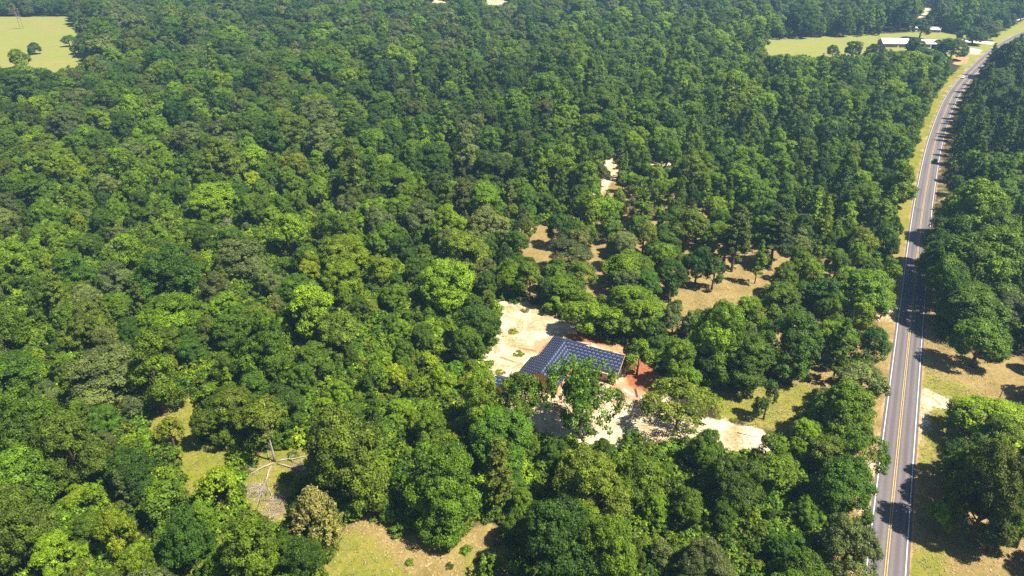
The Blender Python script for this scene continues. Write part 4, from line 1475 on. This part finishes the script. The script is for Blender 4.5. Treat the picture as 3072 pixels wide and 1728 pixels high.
limb('fallen_limb', (828, 1386), (938, 1368), 0.30, 'pale fallen limb pointing from the broken trunk towards the road', 5)
limb('fallen_limb', (832, 1392), (950, 1428), 0.26, 'pale fallen limb ending beneath the big olive tree', 7)
limb('fallen_limb', (815, 1392), (742, 1428), 0.30, 'stout split limb pointing from the broken trunk to the grassy gap', 3)
limb('fallen_limb', (815, 1400), (772, 1512), 0.32, 'longest fallen limb lying towards the cedar with brush at its end', 12, sub=2.0)
limb('fallen_limb', (802, 1462), (826, 1512), 0.16, 'thin forked branch lying in the brush near the cedar', 8)
limb('fallen_limb', (812, 1384), (800, 1364), 0.25, 'short splintered stub beside the foot of the broken trunk', 2)
limb('fallen_limb', (1850, 815), (1905, 848), 0.20, 'grey bare fallen branch under the bright feathery tree', 14, 1.2, 'pale_bark', 2.2)
limb('fallen_limb', (1905, 848), (1940, 842), 0.15, 'thin grey branch beside the feathery tree on the ground', 10, 0.8, 'pale_bark', 1.8)
limb('fallen_limb', (690, 1318), (760, 1336), 0.12, 'thin pale branch lying under the olive tree by the gap', 3)
limb('fallen_limb', (2212, 1297), (2262, 1312), 0.12, 'dark stick lying across the sandy drive', 2, 0.1, 'bark')


def brush(px, R, n, label, mat='brush'):
    mb = MB()
    for i in range(n):
        a = rng.uniform(0, 6.28); rr = R * math.sqrt(rng.random())
        p = Vector((rr * math.cos(a), rr * math.sin(a) * 0.8, rng.uniform(0.03, 0.5) * (1 - rr / R * 0.6)))
        d = Vector((rng.normal(), rng.normal(), rng.normal(0, 0.3))).normalized() * rng.uniform(0.5, 1.6)
        q = p + d; q.z = max(0.03, q.z)
        mb.tube([p, q], [0.035, 0.015], 3, False)
    o = mb.build('brush_pile', M[mat])
    o.location = G(*px)
    tag(o, label, 'brush pile', None, None)
    return o


brush((765, 1470), 2.6, 260, 'grey brush heap around the longest fallen limb')
brush((838, 1508), 3.2, 340, 'grey twiggy brush heap beside the silvery cedar')
brush((905, 1400), 2.4, 160, 'twiggy brush by the limb under the big olive tree')
brush((810, 1545), 3.0, 220, 'pale flattened brush in front of the fallen limbs')

# bare dead trees in the canopy
for (x, yt, yb, label) in ((355, 735, 800, 'bare grey dead tree poking out of the left wood'), (690, 655, 720, 'dead tree with a white bare limb in the left wood'),
                           (1265, 640, 700, 'brownish dead tree among green crowns left of the sandy track'), (1505, 148, 182, 'pale dead tree in the far central wood'),
                           (3036, 40, 66, 'reddish dead tree beside the far road verge')):
    g, h = height_from(x, yt, yb)
    e = empty('dead_tree', g, rng.uniform(0, 6.28))
    tag(e, label, 'dead tree')
    h = max(h, 12.0)
    link('trunk', bare(h * 0.9, 0.42, M['dead_wood']), e)

# ------------------------------------------------------------------ vehicles
def road_at(py):
    """index on the road line nearest to photo row py"""
    best = min(range(len(ROAD)), key=lambda i: abs(proj(ROAD[i].x, ROAD[i].y, 0)[1] - py))
    return best


def car(loc, rz, paint, label, pickup=False, cat='car'):
    e = empty('pickup_truck' if pickup else 'car', loc, rz)
    tag(e, label, cat)
    L, W = (5.6, 1.95) if pickup else (4.7, 1.82)
    y0, y1 = -L / 2, L / 2
    if pickup:
        low = [(y0, .45), (y1 - .1, .42), (y1, .7), (y1 - .08, .98), (y1 - 1.3, 1.08), (y0 + .05, 1.08), (y0, 1.0)]
        cab = [(y1 - 1.35, 1.07), (y1 - 2.1, 1.78), (y1 - 3.5, 1.8), (y1 - 3.72, 1.07)]
    else:
        low = [(y0, .40), (y1 - .1, .36), (y1, .6), (y1 - .1, .80), (y1 - 1.2, .93), (y0 + .5, .98), (y0 + .05, .92), (y0 - .02, .7)]
        cab = [(y1 - 1.2, .92), (y1 - 2.0, 1.45), (y0 + 1.25, 1.46), (y0 + .45, .97)]
    b_ = MB().prism(low, -W / 2, W / 2, 0.09, 0.85).build('body', paint, e)
    bv = b_.modifiers.new('bevel', 'BEVEL'); bv.width = 0.07; bv.segments = 2
    c = MB().prism(cab, -W / 2 + .1, W / 2 - .1, 0.2, 1.2).build('cabin', paint, e)
    bv = c.modifiers.new('bevel', 'BEVEL'); bv.width = 0.06; bv.segments = 2

    def pane(p, q, wd0, wd1, k0=.14, k1=.86, nm='windscreen'):
        (ya, za), (yb, zb) = p, q
        n = Vector((0, zb - za, -(yb - ya))).normalized()
        if n.z < 0: n = -n
        pts = []
        for t, wd in ((k0, wd0), (k1, wd1)):
            y, z = ya + (yb - ya) * t, za + (zb - za) * t
            for sg in (-1, 1): pts.append(Vector((sg * wd, y, z)) + n * 0.02)
        th = [p_ - n * 0.03 for p_ in pts]
        MB().add(pts + th, [(0, 1, 3, 2), (4, 6, 7, 5), (0, 4, 5, 1), (1, 5, 7, 3), (3, 7, 6, 2), (2, 6, 4, 0)]).build(nm, M['glass'], e)
    pane(cab[0], cab[1], W / 2 - .18, W / 2 - .36)
    pane(cab[3], cab[2], W / 2 - .18, W / 2 - .36, nm='rear_window')
    zt = cab[1][1]; zb = cab[0][1]
    for sg in (-1, 1):
        x0, x1 = sg * (W / 2 - .115), sg * (W / 2 - .255)
        v = [(x0, cab[0][0] - .35, zb + .06), (x0, cab[3][0] + .25, zb + .06), (x1, cab[2][0] + .1, zt - .12), (x1, cab[1][0] - .1, zt - .12)]
        v2 = [(p[0] - sg * .05, p[1], p[2]) for p in v]
        MB().add(v + v2, [(0, 1, 2, 3), (7, 6, 5, 4), (0, 4, 5, 1), (2, 6, 7, 3)]).build('side_window', M['glass'], e)
        for yy in (y0 + .95, y1 - .95):
            wr = .39 if pickup else .33
            w_ = MB().tube([(sg * (W / 2 - .22), yy, wr), (sg * (W / 2 + .02), yy, wr)], [wr, wr], 14).build('wheel', M['tyre'], e)
            MB().tube([(sg * (W / 2), yy, wr), (sg * (W / 2 + .03), yy, wr)], [wr * .6, wr * .6], 10).build('rim', M['galv'], w_)
        MB().box((sg * (W / 2 - .3), y1 - .03, .72), (.4, .1, .16)).build('headlight', M['white'], e)
        MB().box((sg * (W / 2 - .22), y0 + .03, .82), (.26, .1, .2)).build('tail_light', M['red_lamp'], e)
        MB().box((sg * (W / 2 + .06), cab[0][0] - .35, zb + .08), (.16, .1, .12)).build('mirror', paint, e)
    if pickup:
        MB().box((0, y0 + .95, 1.07), (W - .3, 1.7, .06)).build('truck_bed', M['black'], e)
    return e


i = road_at(484); d = (ROAD[i + 1] - ROAD[i]).normalized()
car(ROAD[i] + RN[i] * 1.75, math.atan2(d.y, d.x) - math.pi / 2, M['navy_paint'], 'dark navy pickup driving on the road near the diamond sign', True, 'pickup')
i = road_at(236)
d = (ROAD[i + 1] - ROAD[i]).normalized()
car(ROAD[i] - RN[i] * 1.75, math.atan2(d.y, d.x) + math.pi / 2, M['white_car'], 'white car driving in the shaded far bend of the road')
for (x, y, rz, lab) in ((2353, 117, 1.4, 'white car parked under trees beside the long lawn, towards the wood'), (2389, 117, 1.7, 'white car parked at the tan path above the long lawn'),
                        (2322, 118, 1.55, 'white car in the shade at the end of the long lawn')):
    car(G(x, y), rz, M['white_car'], lab)

# ------------------------------------------------------------------ signs, poles, fence, mailbox
g = G(2819, 523)
e = empty('warning_sign', g, -0.15); tag(e, 'yellow diamond warning sign on a post beside the road', 'road sign')
MB().tube([(0, 0, -.2), (0, 0, 2.6)], [.05, .05], 6).build('post', M['galv'], e)
dm = .62
MB().add([(0, -.06, 1.75), (dm, -.06, 1.75 + dm), (0, -.06, 1.75 + 2 * dm), (-dm, -.06, 1.75 + dm), (0, -.09, 1.75), (dm, -.09, 1.75 + dm), (0, -.09, 1.75 + 2 * dm), (-dm, -.09, 1.75 + dm)],
         [(0, 1, 2, 3), (7, 6, 5, 4), (0, 4, 5, 1), (1, 5, 6, 2), (2, 6, 7, 3), (3, 7, 4, 0)]).build('sign_panel', M['yellow_sign'], e)

g = G(2632, 970)
e = empty('mailbox', g, 0.4); tag(e, 'white mailbox on a post where the track meets the road', 'mailbox')
MB().box((0, 0, .5), (.1, .1, 1.1)).build('post', M['lumber'], e)
MB().prism([(-.3, 1.0), (.3, 1.0), (.3, 1.22), (.18, 1.34), (-.18, 1.34), (-.3, 1.22)], -.13, .13).build('box', M['white'], e)


def upole(loc, h, rz, label, arms=1, mat='pole'):
    e = empty('utility_pole', loc, rz); tag(e, label, 'utility pole')
    MB().tube([(0, 0, -.5), (0, 0, h)], [.16, .10], 8).build('pole', M[mat], e)
    for k in range(arms):
        z = h - .5 - k * 1.1
        MB().box((0, .13, z), (2.2, .1, .12)).build('crossarm', M[mat], e)
        for sx in (-1, -.5, .5, 1): MB().tube([(sx, .13, z + .05), (sx, .13, z + .3)], [.05, .03], 6).build('insulator', M['white'], e)
    return e


upole(G(2993, 1207), 5.2, 0.2, 'short wooden pole with crossarm at the end of the dirt turnout')
upole(G(3064, 172), 10.5, 0.6, 'utility pole outside the far bend of the road')
upole(G(2632, 132), 8.0, 0.3, 'dark utility pole beside the brick house')

g = G(2814, 121)
e = empty('flag_pole', g); tag(e, 'tall white pole on the lawn behind the white roofs', 'pole')
MB().tube([(0, 0, -.3), (0, 0, 10.5)], [.22, .14], 8).build('pole', M['white'], e)
MB().tube([(0, 0, 10.5), (0, 0, 10.62), (0, 0, 10.75)], [.14, .2, .05], 8).build('finial', M['white'], e)

e = empty('rail_fence', G(3028, 1236), 0); tag(e, 'short wooden rail fence in the shade across the road', 'fence')
fa, fb = G(3028, 1236) - G(3028, 1236), G(3052, 1247) - G(3028, 1236)
for k in range(4):
    p = fa.lerp(fb, k / 3)
    MB().box((p.x, p.y, .55), (.14, .14, 1.3)).build('post', M['pole'], e)
for z in (.45, .95):
    MB().box(((fa.x + fb.x) / 2, (fa.y + fb.y) / 2 - .1, z), ((fb - fa).length + .3, .06, .14), math.atan2(fb.y, fb.x)).build('rail', M['pole'], e)

# H-frame transmission structure in the far field
g = G(66, 87)
e = empty('transmission_tower', g, 0.25); tag(e, 'tall two-legged power line structure in the far hay field', 'pylon')
hh = 19.0
for sx in (-1.25, 1.25): MB().tube([(sx, 0, -.5), (sx, 0, hh)], [.24, .16], 8).build('leg', M['pole'], e)
for z, wd in ((hh - .6, 6.4), (hh - 3.2, 5.6), (hh - 6.0, 4.6), (hh - 9.2, 4.0)):
    MB().box((0, .22, z), (wd, .2, .28)).build('crossarm', M['pole'], e)
    for sx in (-.48, -.22, .22, .48):
        MB().tube([(sx * wd, .22, z - .15), (sx * wd, .22, z - 1.0)], [.09, .06], 6).build('insulator', M['galv'], e)
for s_ in (-1, 1):
    for z in (hh - 6.0, hh - 9.2):
        MB().tube([(-1.2 * s_, .15 * s_, z + .2), (1.2 * s_, .15 * s_, z + 2.6)], [.09, .09], 5).build('brace', M['pole'], e)

# ------------------------------------------------------------------ far buildings
def gable_house(name, loc, rz, L, W, ze, zr, label, wmat='brick', rmat='white_roof', nwin=4, cat='house'):
    e = empty(name, loc, rz); tag(e, label, cat)
    mb = MB().box((0, 0, ze / 2), (L, W, ze)).build('wall', M[wmat], e)
    for sx in (-1, 1):
        MB().add([(sx * L / 2, -W / 2, ze), (sx * L / 2, W / 2, ze), (sx * L / 2, 0, zr - .1), (sx * (L / 2 - .15), -W / 2, ze), (sx * (L / 2 - .15), W / 2, ze), (sx * (L / 2 - .15), 0, zr - .1)],
                 [(0, 1, 2), (5, 4, 3), (0, 2, 5, 3), (2, 1, 4, 5)]).build('gable', M[wmat], e)
    ov = .5
    k = (zr - ze) / (W / 2)
    for sy in (-1, 1):
        a = [(-L / 2 - ov, 0, zr), (L / 2 + ov, 0, zr), (L / 2 + ov, sy * (W / 2 + ov), ze - k * ov), (-L / 2 - ov, sy * (W / 2 + ov), ze - k * ov)]
        MB().add(a + [(p[0], p[1], p[2] - .12) for p in a], [(0, 1, 2, 3), (7, 6, 5, 4), (0, 4, 5, 1), (1, 5, 6, 2), (2, 6, 7, 3), (3, 7, 4, 0)]).build('roof_slope', M[rmat], e)
    for i in range(nwin):
        x = -L / 2 + L * (i + .5) / nwin
        if nwin > 2 and i == nwin // 2:
            MB().box((x, -W / 2 - .02, 1.05), (1.0, .1, 2.1)).build('door', M['white'], e)
        else:
            w_ = MB().box((x, -W / 2 - .02, 1.6), (1.3, .1, 1.3)).build('window', M['white'], e)
            MB().box((x, -W / 2 - .05, 1.6), (1.1, .1, 1.1)).build('pane', M['glass'], w_)
    return e


gable_house('brick_house', G(2690, 143) + Vector((0, 7, 0)), -0.06, 22, 12, 3.4, 6.6, 'long brick house with a white metal roof beside the lawn', nwin=6)
gable_house('white_roofed_building', G(2794, 143) + Vector((0, 6, 0)), -0.10, 20, 11, 3.2, 5.6, 'low building with a white metal roof behind dark trees at the road bend', nwin=5, cat='building')
gable_house('outbuilding', G(2735, 92), 0.2, 7, 6, 2.6, 4.2, 'small white roofed outbuilding behind the lawn trees', 'wrap', nwin=2, cat='shed')
gable_house('outbuilding', G(2800, 95), -0.2, 8, 8, 2.6, 4.4, 'pale pinkish roofed outbuilding next to the white pole', 'brick', 'concrete', nwin=2, cat='shed')
gable_house('outbuilding', G(2495, 100), 0.9, 6, 4, 2.4, 3.4, 'white outbuilding hidden in the trees behind the long lawn', 'white', nwin=2, cat='shed')
gable_house('outbuilding', G(2425, 92), 0.2, 5, 4, 2.4, 3.4, 'white shed among the trees left of the hidden outbuilding', 'white', nwin=2, cat='shed')

# ------------------------------------------------------------------ grass tufts in the near clearings
def grass():
    n = 60000
    Y = rng.uniform(84, 215, n); X = rng.uniform(-95, 130, n)
    z = all_zones(X, Y)
    w_ = np.clip(z['grass'] + 0.55 * z['dry'], 0, 1) * (1 - z['sand'] * 0.8) + z['sand'] * np.clip(vnoise(X, Y, 5.0, 1.3) * 2.0 - 0.3, 0, 0.7)
    ok = (rng.random(n) < w_ * 0.9) & (np.abs(road_dist(X, Y)) > 4.6)
    X, Y = X[ok], Y[ok]; g_ = z['grass'][ok]
    n = len(X)
    C, Nn, S, L, T = [], [], [], [], []
    a = rng.uniform(0, 6.28, n)
    hgt = rng.uniform(0.10, 0.26, n)
    P = np.empty((n * 2, 3, 3))
    for k in range(2):
        ang = a + k * 2.6
        cx, cy = np.cos(ang), np.sin(ang)
        wd = hgt * 0.8
        P[k::2, 0] = np.stack([X - cy * wd, Y + cx * wd, np.full(n, 0.01)], 1)
        P[k::2, 1] = np.stack([X + cy * wd, Y - cx * wd, np.full(n, 0.01)], 1)
        P[k::2, 2] = np.stack([X + cx * hgt * 2, Y + cy * hgt * 2, hgt], 1)
    me = bpy.data.meshes.new('grass')
    me.vertices.add(n * 6); me.vertices.foreach_set('co', P.astype('f').ravel())
    me.loops.add(n * 6); me.loops.foreach_set('vertex_index', np.arange(n * 6, dtype='i'))
    me.polygons.add(n * 2); me.polygons.foreach_set('loop_start', (np.arange(n * 2) * 3).astype('i'))
    me.update(calc_edges=True)
    at = me.attributes.new('lv', 'FLOAT', 'POINT')
    at.data.foreach_set('value', np.repeat(np.clip(1 - g_ * 0.7 + rng.normal(0, .2, n), 0, 1), 6).astype('f'))
    m, nt, b, o = newmat('grass_blades')
    lv = N(nt, 'ShaderNodeAttribute', attribute_name='lv')
    nt.links.new(mixc(nt, lv.outputs['Fac'], (0.10, 0.13, 0.015), (0.36, 0.26, 0.11)), b.inputs['Base Color'])
    b.inputs['Roughness'].default_value = 0.8
    me.materials.append(m)
    tag(link('grass', me), 'tufts of green and dry grass in the clearings', None, None, 'stuff')


grass()

# ------------------------------------------------------------------ haze
mb = MB().box((0, 2000, 60), (12100, 10100, 122))
hz = mb.build('haze', M['white'])
m = bpy.data.materials.new('haze'); m.use_nodes = True
nt = m.node_tree
nt.nodes.clear()
out = nt.nodes.new('ShaderNodeOutputMaterial')
pv = nt.nodes.new('ShaderNodeVolumePrincipled')
pv.inputs['Color'].default_value = (0.36, 0.66, 1.0, 1)
pv.inputs['Density'].default_value = 0.00019
pv.inputs['Density Attribute'].default_value = ''
pv.inputs['Anisotropy'].default_value = 0.2
nt.links.new(pv.outputs[0], out.inputs['Volume'])
hz.data.materials.clear(); hz.data.materials.append(m)
tag(hz, 'thin bluish summer haze over the whole landscape', None, None, 'stuff')
